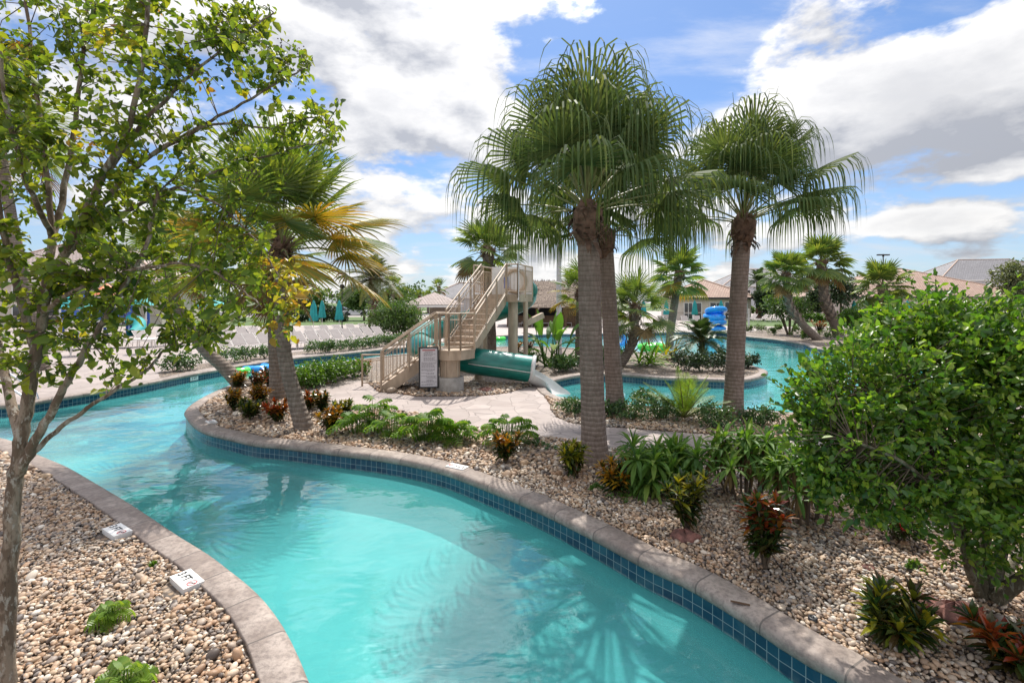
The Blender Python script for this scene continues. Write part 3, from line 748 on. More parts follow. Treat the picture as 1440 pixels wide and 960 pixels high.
col = n.mix(n.math('MAXIMUM', n.math('MULTIPLY', alpha, 0.96), back_c), skyc, ccol)
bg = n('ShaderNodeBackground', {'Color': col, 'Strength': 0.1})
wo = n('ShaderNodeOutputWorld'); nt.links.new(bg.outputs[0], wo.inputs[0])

sl = bpy.data.lights.new('sun', 'SUN'); sl.energy = 4.5; sl.angle = R(0.5); sl.color = (1.0, 0.95, 0.87)
so = bpy.data.objects.new('sun', sl); C.objects.link(so)
so.rotation_euler = (-sdir).to_track_quat('-Z', 'Y').to_euler()
so.location = (0, 0, 30)

cd = bpy.data.cameras.new('camera'); co = bpy.data.objects.new('camera', cd); C.objects.link(co)
co.location = (0, 0, H); co.rotation_euler = (R(90), 0, 0)
cd.sensor_width = 36.0; cd.lens = 36.0 * F / 1440; cd.shift_y = -(480 - HY) / 1440.0
cd.clip_start = 0.05; cd.clip_end = 2000
S.camera = co
S.view_settings.view_transform = 'Standard'; S.view_settings.look = 'None'; S.view_settings.exposure = 0.32; S.view_settings.gamma = 1.0
S.view_settings.use_curve_mapping = False
cy = S.cycles
cy.use_denoising = True; cy.max_bounces = 8; cy.diffuse_bounces = 3; cy.glossy_bounces = 3; cy.transmission_bounces = 4; cy.transparent_max_bounces = 12
cy.caustics_reflective = False; cy.caustics_refractive = False; cy.use_adaptive_sampling = True; cy.adaptive_threshold = 0.006
cy.sample_clamp_indirect = 6.0

# ---------------------------------------------------------------- water slide and its stair tower
V3 = Vector
ws = thing('water_slide', 'beige stair tower with railings and a curling green tube slide ending in a white chute', 'water slide', (-1.8, 14.0, 0))
WO = V3((-1.8, 14.0, 0))


def wpart(mb, name, m, parent=None):
    """build in world coordinates, stored relative to the slide's base"""
    mb.v = [tuple(V3(p) - WO) for p in mb.v]
    return mb.build(name, m, parent or ws)


LZ, PZ = 1.2, 2.8
# landing on its round pier
land = [(-2.2, 14.06), (-2.02, 13.58), (-1.75, 13.42), (-1.42, 13.5), (-1.08, 14.0), (-1.93, 14.3), (-1.98, 14.9), (-2.39, 14.99)]
mb = MB(); mb.prism([(x, y) for x, y in land], LZ - 0.28, LZ - 0.04, 0)
mb.prism([((x + 1.8) * 1.03 - 1.8, (y - 14.1) * 1.03 + 14.1) for x, y in land], LZ - 0.037, LZ, 0)
wpart(mb, 'landing', MAT['beige'])
mb = MB(); mb.lathe([(0.27, 0.0), (0.27, 0.5)], (-1.78, 13.85, LZ - 0.785), 20)
for k in range(10):
    a = k * 0.628
    mb.box((-1.78 + .275 * math.cos(a), 13.85 + .275 * math.sin(a), LZ - .53), (.03, .05, .5), a)
pier = wpart(mb, 'pier', MAT['beige'])
mb = MB(); mb.lathe([(0.40, 0.0), (0.40, 0.40), (0.37, 0.42)], (-1.78, 13.85, 0), 24)
wpart(mb, 'footing', MAT['concrete'], pier)


def flight(base, d, width, n, run, z0, z1, name):
    """steps climbing along d from the near-right corner; the other edge lies width to the left"""
    d = V3((d[0], d[1], 0)).normalized(); sd = V3((-d.y, d.x, 0))
    b = V3((base[0], base[1], 0)); rise = (z1 - z0) / n
    root = MB()
    for off in (0.03, width - 0.03):                                   # stringers
        p0 = b + sd * off; p1 = p0 + d * (run * n)
        h = 0.34
        q = [p0 + UP * (z0 + 0.0), p0 + UP * (z0 + rise * .9), p1 + UP * (z1 + 0.02), p1 + UP * (z1 - h), p0 + d * 0.32 + UP * z0]
        for e in (-0.03, 0.03):
            f = [x + sd * e for x in q]
            root.face(f if e < 0 else f[::-1], 0)
        for i in range(len(q)):
            a, c = q[i], q[(i + 1) % len(q)]
            root.face([a - sd * .03, c - sd * .03, c + sd * .03, a + sd * .03], 0)
    st = wpart(root, name, MAT['beige'])
    for i in range(n):
        m_ = MB()
        z = z0 + rise * (i + 1)
        c = b + sd * (width / 2) + d * (run * (i + .5))
        a = math.atan2(d.y, d.x)
        m_.box((c.x, c.y, z - .02), (run + .03, width - .125, .04), a)
        c2 = b + sd * (width / 2) + d * (run * i + .01)
        m_.box((c2.x, c2.y, z - rise / 2 - .022), (.02, width - .13, rise - .045), a)
        wpart(m_, 'step', MAT['tread'], st)
    return b, d, sd


def railing(pts, name, post_every=1.0, h=1.02, gap=0.125, ends=True):
    """posts, top rail, bottom rail and balusters along a line of deck points"""
    mb = MB()
    pts = [V3(p) for p in pts]
    for a, c in zip(pts, pts[1:]):
        L = (c - a).length
        k = max(1, round(L / post_every))
        for i in range(k + 1):
            p = a.lerp(c, i / k)
            mb.tube([p - UP * .12, p + UP * (h + .01)], .03, 6)
        mb.tube([a + UP * h, c + UP * h], .028, 7)
        mb.tube([a + UP * (h - .17), c + UP * (h - .17)], .018, 6)
        mb.tube([a + UP * .1, c + UP * .1], .018, 6)
        m = max(1, int(L / gap))
        for i in range(1, m):
            p = a.lerp(c, i / m)
            mb.tube([p + UP * .1, p + UP * (h - .17)], .0095, 5)
    return wpart(mb, name, MAT['beige'])


B1 = (-3.72, 13.75); D1 = V3((.98, .2, 0)).normalized()
b, d, sd = flight(B1, D1, 0.95, 7, 0.222, 0.0, LZ, 'lower_flight')
top1 = b + d * (0.222 * 7)
railing([b + UP * .12, top1 + UP * LZ], 'railing', .8)
railing([b + sd * .95 + UP * .12, top1 + sd * .95 + UP * LZ], 'railing', .8)
railing([b + sd * .97 - d * .05, b + sd * 1.02 - d * .62], 'railing', .6, .95)
D2 = V3((.33, .94, 0)).normalized(); S2 = V3((D2.y, -D2.x, 0))
B2 = V3((-1.08, 14.0, 0))
b2, d2, sd2 = flight((B2.x, B2.y), D2, 0.92, 10, 0.265, LZ, PZ, 'upper_flight')
top2 = b2 + d2 * 2.65
railing([V3((-2.18, 14.04, LZ)), V3((-2.02, 13.6, LZ)), V3((-1.75, 13.45, LZ)), V3((-1.44, 13.53, LZ)), V3((-1.1, 14.0, LZ))], 'railing', .7, gap=.15)
railing([b2 + UP * (LZ + .1), top2 + UP * (PZ + .02)], 'railing', 1.0)
railing([b2 + sd2 * .92 + UP * (LZ + .1), top2 + sd2 * .92 + UP * (PZ + .02)], 'railing', 1.0)
railing([V3((-1.96, 14.32, LZ)), V3((-1.98, 14.9, LZ)), V3((-2.36, 14.97, LZ))], 'railing', .7)
# second, continuous grab rails inside the stairs
mb = MB()
for q in (b2 + S2 * -.08, b2 + sd2 * .84):
    mb.tube([q + UP * (LZ + .86), q + d2 * 2.65 + UP * (PZ + .8)], .02, 6)
wpart(mb, 'grab_rail', MAT['beige'])
# platform
pl0 = top2 + S2 * .42; pl1 = pl0 + d2 * 1.7; pl2 = pl1 + sd2 * 1.62; pl3 = pl0 + sd2 * 1.62
mb = MB(); mb.prism([(p.x, p.y) for p in (pl0, pl1, pl2, pl3)], PZ - .26, PZ, 0)
wpart(mb, 'platform', MAT['beige'])
railing([pl3 + UP * PZ, pl2 + UP * PZ], 'railing', .9)
railing([top2 + S2 * .03 + UP * PZ, pl0 + UP * PZ], 'railing', .45)
railing([pl0 + UP * PZ, pl1 + UP * PZ], 'railing', .85)
mb = MB()                                                             # solid sheet behind the start of the tube
a, c = pl1 + UP * (PZ + .02), pl2 + UP * (PZ + .02)
mb.bar(a + UP * .52, c + UP * .52, .05, 1.05)
wpart(mb, 'guard_sheet', MAT['trimw'])
cen = pl1.lerp(pl2, .40) + UP * (PZ + .52)
ringax = D2
mb = MB()
t_, s_, n_ = frame_of(ringax)
rows = []
for k in range(25):
    an = 2 * math.pi * k / 24
    e = s_ * math.cos(an) + n_ * math.sin(an)
    rows.append([cen + D2 * .02 + e * .34, cen - D2 * .12 + e * .36, cen - D2 * .12 + e * .47, cen - D2 * .02 + e * .47])
mb.grid(rows, 0)
wpart(mb, 'tube_mouth', MAT['beige'])
mb = MB(); mb.box(tuple(pl1.lerp(pl2, .60) + UP * (PZ + .45) - D2 * .2), (.16, .02, .42), math.atan2(S2.y, S2.x)); wpart(mb, 'notice_plate', MAT['bluepaint'])
mb = MB(); p = top2 + S2 * .42 + d2 * .05; mb.tube([p + UP * (PZ - .2), p + UP * (PZ + 1.45)], .035, 8); wpart(mb, 'lamp_pole', MAT['steel'])
for q, r in ((pl0.lerp(pl1, .22) + sd2 * .30, .17), (pl0.lerp(pl1, .55) + sd2 * .02, .085), (pl2.lerp(pl3, .45), .12), (b2.lerp(top2, .55) + sd2 * .5, .14)):
    mb = MB(); zt = PZ - .26 if r != .14 else 1.6
    mb.lathe([(r, 0), (r, zt)], (q.x, q.y, 0), 14); mb.lathe([(r * 1.5, 0), (r * 1.5, .06)], (q.x, q.y, 0), 14)
    wpart(mb, 'column', MAT['beige'])
# tube: out of the platform's far side, round behind the stairs and back under the landing
TP = [cen - D2 * .03, cen + D2 * .55 - UP * .03, V3((.58, 19.25, 2.98)), V3((.52, 20.1, 2.62)), V3((-.25, 20.65, 2.25)), V3((-1.4, 20.3, 1.9)), V3((-2.5, 19.2, 1.6)), V3((-3.15, 17.7, 1.35)), V3((-3.1, 16.2, 1.1)), V3((-2.35, 15.2, .92)), V3((-1.3, 14.82, .76)), V3((-.3, 14.75, .63)), V3((.62, 14.7, .50))]


def crom(pts, k=8):
    o = []
    for i in range(len(pts) - 1):
        p0, p1, p2, p3 = (pts[max(0, min(len(pts) - 1, i + j))] for j in (-1, 0, 1, 2))
        for j in range(k):
            t = j / k
            o.append(.5 * (2 * p1 + (p2 - p0) * t + (2 * p0 - 5 * p1 + 4 * p2 - p3) * t * t + (3 * p1 - p0 - 3 * p2 + p3) * t ** 3))
    return o + [pts[-1]]


tp = crom(TP, 7)
mb = MB(); mb.tube(tp, .405, 22, cap=False)
tube_o = wpart(mb, 'slide_tube', MAT['green'])
for i in (14, 28, 42, 56, 68):                                        # bolted joints
    mb = MB(); t = (tp[i + 1] - tp[i]).normalized()
    mb.tube([tp[i] - t * .035, tp[i] - t * .034, tp[i] + t * .034, tp[i] + t * .035], [.406, .445, .445, .406], 22, smooth=False, cap=False)
    wpart(mb, 'joint_flange', MAT['green'], tube_o)
mb = MB()                                                             # seam line along the last section
for sgn in (-1,):
    q = [p + V3((0, -.412, -.05)) for p in tp[70:]]
    mb.tube(q, .012, 5)
wpart(mb, 'seam', MAT['white'], tube_o)
# white rim and open chute
e0 = tp[-1]; ax = (tp[-1] - tp[-2]).normalized()
mb = MB(); t_, s_, n_ = frame_of(ax)
rows = []
for k in range(29):
    an = 2 * math.pi * k / 28
    e = s_ * math.cos(an) + n_ * math.sin(an)
    rows.append([e0 + e * .375 + ax * .0, e0 + e * .40 - ax * .06, e0 + e * .44 + ax * .0, e0 + e * .44 + ax * .07, e0 + e * .37 + ax * .07])
mb.grid(rows, 0)
wpart(mb, 'rim', MAT['white'], tube_o)
ch = crom([e0 + ax * .02, e0 + ax * .40 + V3((.02, -.02, -.12)), e0 + V3((.62, -.08, -.30)), e0 + V3((.84, -.18, -.48)), e0 + V3((.98, -.32, -.62))], 6)
mb = MB(); rows_o, rows_i = [], []
for i, p in enumerate(ch):
    t = (ch[min(i + 1, len(ch) - 1)] - ch[max(0, i - 1)]).normalized()
    s = t.cross(UP).normalized(); nn = s.cross(t)
    f = i / (len(ch) - 1)
    wd = .40 - .03 * f; sh = .34 * (1 - f) ** 1.6 + .16
    arc = []
    for k in range(15):
        u = -1 + 2 * k / 14
        an = u * (1.5 - .55 * f)
        arc.append((math.sin(an) * .39 * (1 + .12 * f), -math.cos(an) * .39 + .03 * f))
    rows_o.append([p + s * (x * 1.06) + nn * (y - .035) for x, y in arc])
    rows_i.append([p + s * x + nn * y for x, y in arc])
mb.grid(rows_o, 0); mb.grid([r[::-1] for r in rows_i], 0)
for r1, r2 in ((0, 0), (-1, -1)):
    mb.grid([[a[r1] for a in rows_o], [a[r2] for a in rows_i]], 0)
mb.grid([rows_o[-1], rows_i[-1]], 0)
wpart(mb, 'chute', MAT['white'])
# arm that carries the upper tube
mb = MB(); p = pl0.lerp(pl1, .55)
mb.bar(p + UP * 1.75 + sd2 * .05, p + S2 * .42 + D2 * .7 + UP * 2.05, .14, .2); wpart(mb, 'support_arm', MAT['beige'])
for q in (tp[40], tp[50]):
    mb = MB(); mb.lathe([(.09, 0), (.09, q.z - .40)], (q.x, q.y, 0), 12); wpart(mb, 'column', MAT['beige'])

# rules board on a post
sx, sy = G(603, 553)
sg = thing('rules_sign', 'tall white rules board in a black frame on a short post before the stair tower', 'sign', (sx, sy, 0), R(6))
mb = MB(); mb.box((0, 0.02, .1), (.08, .05, .2)); mb.box((0, .05, .6), (.06, .03, 1.0)); mb.build('post', MAT['black'], sg)
mb = MB(); x0, x1, z0, z1 = -.275, .275, .15, 1.30
for c_, s_ in (((0, 0, z1 - .02), (.55, .05, .04)), ((0, 0, z0 + .02), (.55, .05, .04)), ((x0 + .02, 0, .725), (.04, .05, 1.07)), ((x1 - .02, 0, .725), (.04, .05, 1.07))): mb.box(c_, s_)
mb.box((0, .018, .725), (.53, .012, 1.12)); mb.build('frame', MAT['black'], sg)
mb = MB(); mb.box((0, -.004, .725), (.472, .012, 1.072)); pn = mb.build('panel', MAT['paper'], sg)
rr = random.Random(3); mi, mr = MB(), MB()
z = 1.195; row = 0
mr.box((0, -.0115, 1.205), (.35, .003, .028)); mi.box((0, -.0115, 1.165), (.22, .003, .012))
for row in range(34):
    z = 1.13 - row * .0268
    if row in (4, 9, 16, 20, 23, 27, 31): continue
    x = -.2 if row > 9 else -.14
    if row > 18 and row % 3: x = -.06
    t = mi
    end = rr.uniform(.08, .2)
    while x < end:
        l = rr.uniform(.018, .05)
        t.box((x + l / 2, -.0115, z), (l, .003, .010)); x += l + .012
mi.build('lettering', MAT['ink'], pn); mr.build('heading', MAT['redink'], pn)


# depth markers set in the gravel and on the far tile
def text_mesh(name, s, size, m, parent, loc, rot):
    cu = bpy.data.curves.new(name, 'FONT'); cu.body = s; cu.size = size; cu.align_x = 'CENTER'; cu.align_y = 'CENTER'; cu.extrude = .0008; cu.offset = .002
    o = bpy.data.objects.new(name, cu); C.objects.link(o)
    bpy.context.view_layer.update()
    me = bpy.data.meshes.new_from_object(o.evaluated_get(bpy.context.evaluated_depsgraph_get()))
    bpy.data.objects.remove(o)
    me.materials.clear(); me.materials.append(m)
    q = bpy.data.objects.new(name, me); C.objects.link(q); q.parent = parent; q.location = loc; q.rotation_euler = rot
    return q


def marker(px, py, dirpx, label, z=0.05, w_=.33, h_=.17, word=True):
    x, y = G(px, py, z)
    x2, y2 = G(*dirpx, z)
    a = math.atan2(y2 - y, x2 - x)
    t = thing('depth_marker', label, 'depth marker', (x, y, 0), a, 'depth markers beside the pools')
    mb = MB(); mb.box((0, 0, z - .04), (w_, h_, .08)); mb.build('slab', MAT['trimw'], t)
    if word:
        text_mesh('lettering', '3 FT', .10, MAT['black'], t, (-.055, 0, z + .0012), (0, 0, 0))
        mb = MB()
        rows = []
        for k in range(29):
            an = 2 * math.pi * k / 28
            rows.append([(.115 + math.cos(an) * r, math.sin(an) * r, z + .0018) for r in (.034, .043)])
        mb.grid(rows, 0, False)
        c_, s_ = math.cos(.78), math.sin(.78)
        mb.face([(.115 + x_ * c_ - y_ * s_, x_ * s_ + y_ * c_, z + .0024) for x_, y_ in ((-.036, -.004), (.036, -.004), (.036, .004), (-.036, .004))])
        mb.build('no_diving_ring', MAT['redink'], t)
        mb = MB(); mb.tube([(.095, -.012, z + .0014), (.112, .004, z + .0014), (.132, -.004, z + .0014)], .004, 5); mb.lathe([(.0, 0), (.007, .001), (0, .002)], (.136, .010, z + .0014), 8); mb.build('diver_figure', MAT['black'], t)
    return t


marker(263, 813, (300, 846), 'white 3 FT no diving marker in the gravel, nearest of the near bank')
marker(165, 744, (205, 770), 'white 3 FT no diving marker in the gravel further up the near bank')
marker(643, 655, (600, 646), 'white depth marker behind the island coping, below the croton with light green leaves')
marker(297, 592, (286, 584), 'white depth marker in the gravel at the rounded tip of the island', w_=.3)
# marker tile on the wall of the far bank
for px, py, lab in ((236, 530.5, 'small white 3 FT depth tile set in the blue tile under the far coping'),):
    x, y = G(px, py, -.15)
    k = int(np.argmin(np.hypot(LP[:, 0] - x, LP[:, 1] - y)))
    t = thing('depth_tile', lab, 'depth marker', (LP[k][0] - nrm[k][0] * .012, LP[k][1] - nrm[k][1] * .012, -.16), math.atan2(nrm[k][1], nrm[k][0]) - R(90))
    mb = MB(); mb.box((0, 0, 0), (.32, .02, .13)); mb.build('slab', MAT['trimw'], t)
    text_mesh('lettering', '3 FT', .11, MAT['black'], t, (0, -.0115, 0), (R(90), 0, 0))

# grab rails by the entry steps at the far left
for px, py, lab in ((47, 563, 'bent stainless grab rail on the far bank, the one nearer the far coping'), (30, 572, 'bent stainless grab rail on the far bank, the lower one nearer the water')):
    x, y = G(px, py, 0)
    p = [V3((x - 1.35, y + .12, 0)), V3((x - 1.3, y + .1, .72)), V3((x - 1.0, y + .06, .86)), V3((x - .2, y, .42)), V3((x + .05, y, .22)), V3((x + .14, y, -.1)), V3((x + .16, y, -.8))]
    mb = MB(); mb.tube(crom(p, 6), .024, 8)
    tag(mb.build('grab_rail', MAT['steel']), lab, 'handrail', 'grab rails at the entry steps')
mb = MB()
x0, y0 = G(-20, 574, 0)
for k in range(4): mb.box((x0 - .9 + k * .33 - .8, y0 - .35, -.42 - k * .15 - .3), (.33, 1.7, .6), R(-8))
tag(mb.build('entry_steps', MAT['plaster']), kind='structure')


def swim_ring(px, py, r, m, lab, z=None, tilt=0, d=None):
    zz = WZ + .08 if z is None else z
    x, y = G(px, py, zz) if d is None else ((px - CX) / F * d, d)
    mb = MB(); rows = []
    t_r = r * .30
    for i in range(33):
        a = 2 * math.pi * i / 32
        c_ = V3((math.cos(a), math.sin(a), 0))
        rr_ = t_r * (1 + .03 * math.cos(i * math.pi))
        rows.append([c_ * (r - t_r + rr_ * math.cos(b_)) + UP * rr_ * .85 * math.sin(b_) for b_ in [2 * math.pi * q / 12 for q in range(12)]])
    mb.grid(rows, 0, True, close=True)
    o = tag(mb.build('swim_ring', m, loc=(x, y, zz)), lab, 'swim ring', 'inflatable rings')
    o.rotation_euler = (tilt, 0, 0)
    return o


swim_ring(330, 521.5, .62, MAT['ringg'], 'lime green inflatable ring floating on the river behind the leaning trunk')
swim_ring(357, 518, .66, MAT['ringb'], 'blue inflatable ring floating beside the lime green ring')
swim_ring(918, 488, .85, MAT['ringg'], 'lime green inflatable ring on the main pool behind the spiky bromeliads', z=-.02)
swim_ring(870, 478, .55, MAT['ringb'], 'blue inflatable ring on the main pool just right of the tall fan palm trunk', z=.05, tilt=R(55))
swim_ring(700, 476, .6, MAT['ringg'], 'lime green inflatable ring seen on the pool under the slide stairs')
for k, (dx, dy, tl) in enumerate(((0, 0, 4), (.05, .02, -5), (-.02, .04, 9), (.1, 0, -14))):
    x, y = 16.6 + dx, 39.6 + dy
    swim_ring(0, 0, .88, MAT['ringb'], ('lowest', 'second from the bottom', 'third from the bottom', 'topmost and most tilted')[k] + ' blue ring of the stack on the far beach', z=.28 + k * .49, tilt=R(tl)).location = (x, y, .28 + k * .49)

# ---------------------------------------------------------------- vegetation
def npmesh(name, Vv, quads, m, parent=None, midx=None, smooth_=False):
    me = bpy.data.meshes.new(name)
    Vv = np.ascontiguousarray(Vv, np.float32); quads = np.ascontiguousarray(quads, np.int32)
    me.vertices.add(len(Vv)); me.vertices.foreach_set('co', Vv.ravel())
    me.loops.add(quads.size); me.loops.foreach_set('vertex_index', quads.ravel())
    me.polygons.add(len(quads)); me.polygons.foreach_set('loop_start', np.arange(0, quads.size, quads.shape[1], dtype=np.int32))
    for q in (m if isinstance(m, (list, tuple)) else [m]): me.materials.append(q)
    if midx is not None: me.polygons.foreach_set('material_index', np.asarray(midx, np.int32))
    me.update(calc_edges=True)
    o = bpy.data.objects.new(name, me); C.objects.link(o)
    if parent: o.parent = parent
    return o


def unit(a): return a / np.maximum(1e-9, np.linalg.norm(a, axis=1))[:, None]


class Leaves:
    """many two-sided folded leaves, one island each"""
    def __init__(self): self.V, self.M, self.n = [], [], 0

    def add(self, pos, dr, nr, L, W, fold=0.22, curl=0.18, mi=0):
        n = len(pos)
        if n == 0: return
        dr = unit(dr); nr = unit(nr - dr * np.sum(nr * dr, 1)[:, None]); sd = np.cross(dr, nr)
        L = np.broadcast_to(np.asarray(L, float), (n,))[:, None]; W = np.broadcast_to(np.asarray(W, float), (n,))[:, None]
        b = pos; t = pos + dr * L - nr * L * curl
        f = fold * W
        v = np.stack([b, pos + dr * L * .35 + sd * W * .5 + nr * f, pos + dr * L * .72 + sd * W * .40 + nr * (f * .8 - L * curl * .5), t,
                      pos + dr * L * .72 - sd * W * .40 + nr * (f * .8 - L * curl * .5), pos + dr * L * .35 - sd * W * .5 + nr * f], 1)
        self.V.append(v.reshape(-1, 3)); self.n += n
        self.M.append(np.repeat(np.broadcast_to(np.asarray(mi), (n,)), 2))

    def build(self, name, m, parent=None):
        k = np.arange(self.n)[:, None] * 6
        q = np.concatenate([k + np.array([0, 1, 2, 3]), k + np.array([0, 3, 4, 5])], 1).reshape(-1, 4)
        return npmesh(name, np.concatenate(self.V), q, m, parent, np.concatenate(self.M))


def rdir(rs, n, up=0.0):
    a = rs.normal(size=(n, 3)); a[:, 2] += up
    return unit(a)


def leaf_mass(LV, rs, c, rad, n, L, W, clump=0.16, hollow=0.55, per=14, mi=0, flat_bottom=-0.9):
    """leaves in clumps spread through a crown's volume, denser outside"""
    nc = max(4, n // per)
    u = rdir(rs, nc)
    u[:, 2] = np.maximum(u[:, 2], flat_bottom)
    lump = 0.78 + 0.3 * np.sin(u[:, 0] * 5.1 + rs.rand() * 6) * np.sin(u[:, 1] * 4.3 + rs.rand() * 6) + rs.normal(0, .08, nc)
    r = lump * (hollow + (1 - hollow) * rs.rand(nc) ** 0.6)
    cc = np.asarray(c) + u * r[:, None] * np.asarray(rad)
    cc = np.repeat(cc, per, 0)
    k = len(cc)
    out = np.repeat(u, per, 0)
    pos = cc + rs.normal(0, 1, (k, 3)) * clump * np.mean(rad)
    dr = rdir(rs, k) + out * .6
    nr = rdir(rs, k, 1.1)
    LV.add(pos, dr, nr, L * np.exp(rs.normal(0, .2, k)), W * np.exp(rs.normal(0, .2, k)), mi=mi if np.isscalar(mi) else rs.choice(mi[0], k, p=mi[1]))


def fan_leaf(mb, rd, base, d0, plen, blen, nseg, spread, sag, droop, wseg, split=.5, mat_=0, pm=1, fold=.25, K=6, pw=.018):
    d0 = d0.normalized()
    pts = []
    for i in range(6):
        t = i / 5
        pts.append(base + d0 * (plen * t) - UP * (sag * plen * t * t))
    mb.tube(pts, [pw * (1.2 - .6 * i / 5) for i in range(6)], 4, pm, cap=False)
    t = (pts[-1] - pts[-2]).normalized()
    s = t.cross(UP)
    s = s.normalized() if s.length > .05 else V3((1, 0, 0))
    n_ = s.cross(t).normalized()
    tw = rd.uniform(-.5, .5)                                          # blades twist on their stalks
    s, n_ = s * math.cos(tw) + n_ * math.sin(tw), n_ * math.cos(tw) - s * math.sin(tw)
    hub = pts[-1]
    half = spread / 2
    for k in range(nseg):
        a = -half + spread * (k + .5) / nseg
        q = abs(a) / half
        dd = (t * math.cos(a) + s * math.sin(a) - n_ * (fold * q * q)).normalized()
        wd = (s * math.cos(a) - t * math.sin(a)).normalized()
        L = blen * (1 - .28 * q * q) * rd.uniform(.88, 1.06)
        rows, p = [], hub.copy()
        step = L / K
        ang = spread / nseg
        hang = droop * rd.uniform(.75, 1.3)
        for j in range(K + 1):
            f = j / K
            r = f * L
            wdt = min(r * ang * 1.02 + .004, wseg) if f < split else wseg * max(.06, 1 - ((f - split) / (1 - split)) ** 1.5)
            ple = n_ * (wdt * .28)
            rows.append([p - wd * (wdt / 2) + ple * (1 if k % 2 else -1), p + wd * (wdt / 2) - ple * (1 if k % 2 else -1)])
            if j < K:
                g = hang * (min(0.10, .24 / hang) if f < split else 1.0 + 2.0 * (f - split))
                dd = (dd - UP * g * (1.0 / K) * 2.2).normalized()
                p = p + dd * step
        mb.grid(rows, mat_, False)


def fan_crown(name, rd, parent, top, nleaf, plen, blen, nseg, spread, sag, droop, wseg, mats, elev=(80, -35), dead=0.0, yellow=0.0, split=.5, K=6, fibre=.3, pw=.018, ymats=None):
    """mats: leaf, petiole, dead leaf, fibre, yellow leaf"""
    mb = MB()
    for i in range(nleaf):
        f = (i + .5) / nleaf
        el = elev[0] + (elev[1] - elev[0]) * f ** 1.15 + rd.uniform(-9, 9)
        az = i * 2.39996 + rd.uniform(-.3, .3)
        e = R(el)
        d = V3((math.cos(e) * math.cos(az), math.cos(e) * math.sin(az), math.sin(e)))
        mi = 0
        if f > 1 - dead: mi = 2
        elif f > 1 - yellow - dead and rd.random() < .75: mi = 4
        sc = rd.uniform(.86, 1.1) * (1 - .12 * f)
        fan_leaf(mb, rd, top + V3((d.x, d.y, 0)) * .08 - UP * (.25 * f), d, plen * sc, blen * sc, nseg, spread, sag * (.6 + .8 * f), droop * (.8 + .5 * f) * (1.5 if mi == 2 else 1), wseg, split, mi, 1 if mi != 2 else 2, K=K, pw=pw)
    for i in range(3):                                                # the unopened spears
        d = V3((rd.uniform(-.2, .2), rd.uniform(-.2, .2), 1)).normalized()
        mb.tube([top, top + d * plen * .7, top + d * (plen + blen * .6)], [.02, .025, .003], 5, 0)
    return mb.build(name, mats, parent)


def palm_trunk(rd, parent, path, rad, m, fibre_m=None, top_fibre=0.0, boots=0, boot_from=.3, boot_len=.28, name='trunk'):
    pts = crom([V3(p) for p in path], 7)
    n_ = len(pts)
    rs_ = []
    for i in range(n_):
        f = i / (n_ - 1)
        rs_.append((rad[0] + (rad[1] - rad[0]) * min(1, f * 3.2) if f < .31 else rad[1] + (rad[2] - rad[1]) * (f - .31) / .69) * (1 + rd.uniform(-.02, .02)))
    mb = MB(); mb.tube(pts, rs_, 14)
    o = mb.build(name, m, parent)
    if boots:
        mb = MB()
        for i in range(boots):
            f = boot_from + (1 - boot_from) * (i + .5) / boots
            x = f * (n_ - 1); k = min(n_ - 2, int(x)); p = pts[k].lerp(pts[k + 1], x - k)
            t, s, nn = frame_of(pts[k + 1] - pts[k]); az = i * 2.39996
            o_ = s * math.cos(az) + nn * math.sin(az); sd_ = t.cross(o_)
            r = rs_[k]; L = boot_len * rd.uniform(.75, 1.15); w_ = r * .55
            a = p + o_ * (r * .92); b_ = p + o_ * (r + L * .42) + t * L
            mb.grid([[a - sd_ * w_, a + o_ * .03, a + sd_ * w_], [a.lerp(b_, .5) - sd_ * w_ * .6 + o_ * .0, a.lerp(b_, .5) + o_ * .05, a.lerp(b_, .5) + sd_ * w_ * .6], [b_ - sd_ * w_ * .35, b_ + o_ * .025, b_ + sd_ * w_ * .35]], 0, False)
            mb.face([a.lerp(b_, .5) - sd_ * w_ * .6, a.lerp(b_, .5) + sd_ * w_ * .6, b_ + sd_ * w_ * .35, b_ - sd_ * w_ * .35])
        mb.build('leaf_boots', MAT['boot'], parent)
    if top_fibre:
        mb = MB(); p = pts[-1]
        for i in range(70):
            az = rd.uniform(0, 6.28); z = rd.uniform(-top_fibre, .12)
            o_ = V3((math.cos(az), math.sin(az), 0)); r = rs_[-1] * 1.02 + .04 * (1 + z)
            a = p + o_ * r * .85 + UP * z
            b_ = a + o_ * rd.uniform(.04, .2) + UP * rd.uniform(-.28, .2)
            sd_ = V3((-o_.y, o_.x, 0)) * rd.uniform(.02, .07)
            mb.grid([[a - sd_, a + sd_], [a.lerp(b_, .6) + o_ * .04 - sd_ * .8, a.lerp(b_, .6) + o_ * .04 + sd_ * .8], [b_ - sd_ * .2, b_ + sd_ * .2]], 0, False)
        mb.lathe([(rs_[-1] * .9, -top_fibre), (rs_[-1] * 1.35, -top_fibre * .5), (rs_[-1] * 1.5, 0), (rs_[-1] * .6, .2)], tuple(p), 12, wob=lambda k, z: 1 + .1 * math.sin(k * 7.1 + z * 9))
        mb.build('fibre_collar', fibre_m or MAT['fibre'], parent)
    return pts[-1]


PALM_MATS = lambda a, y='sabaly': [MAT[a], MAT['petiole'], MAT['fand'], MAT['fibre'], MAT[y]]

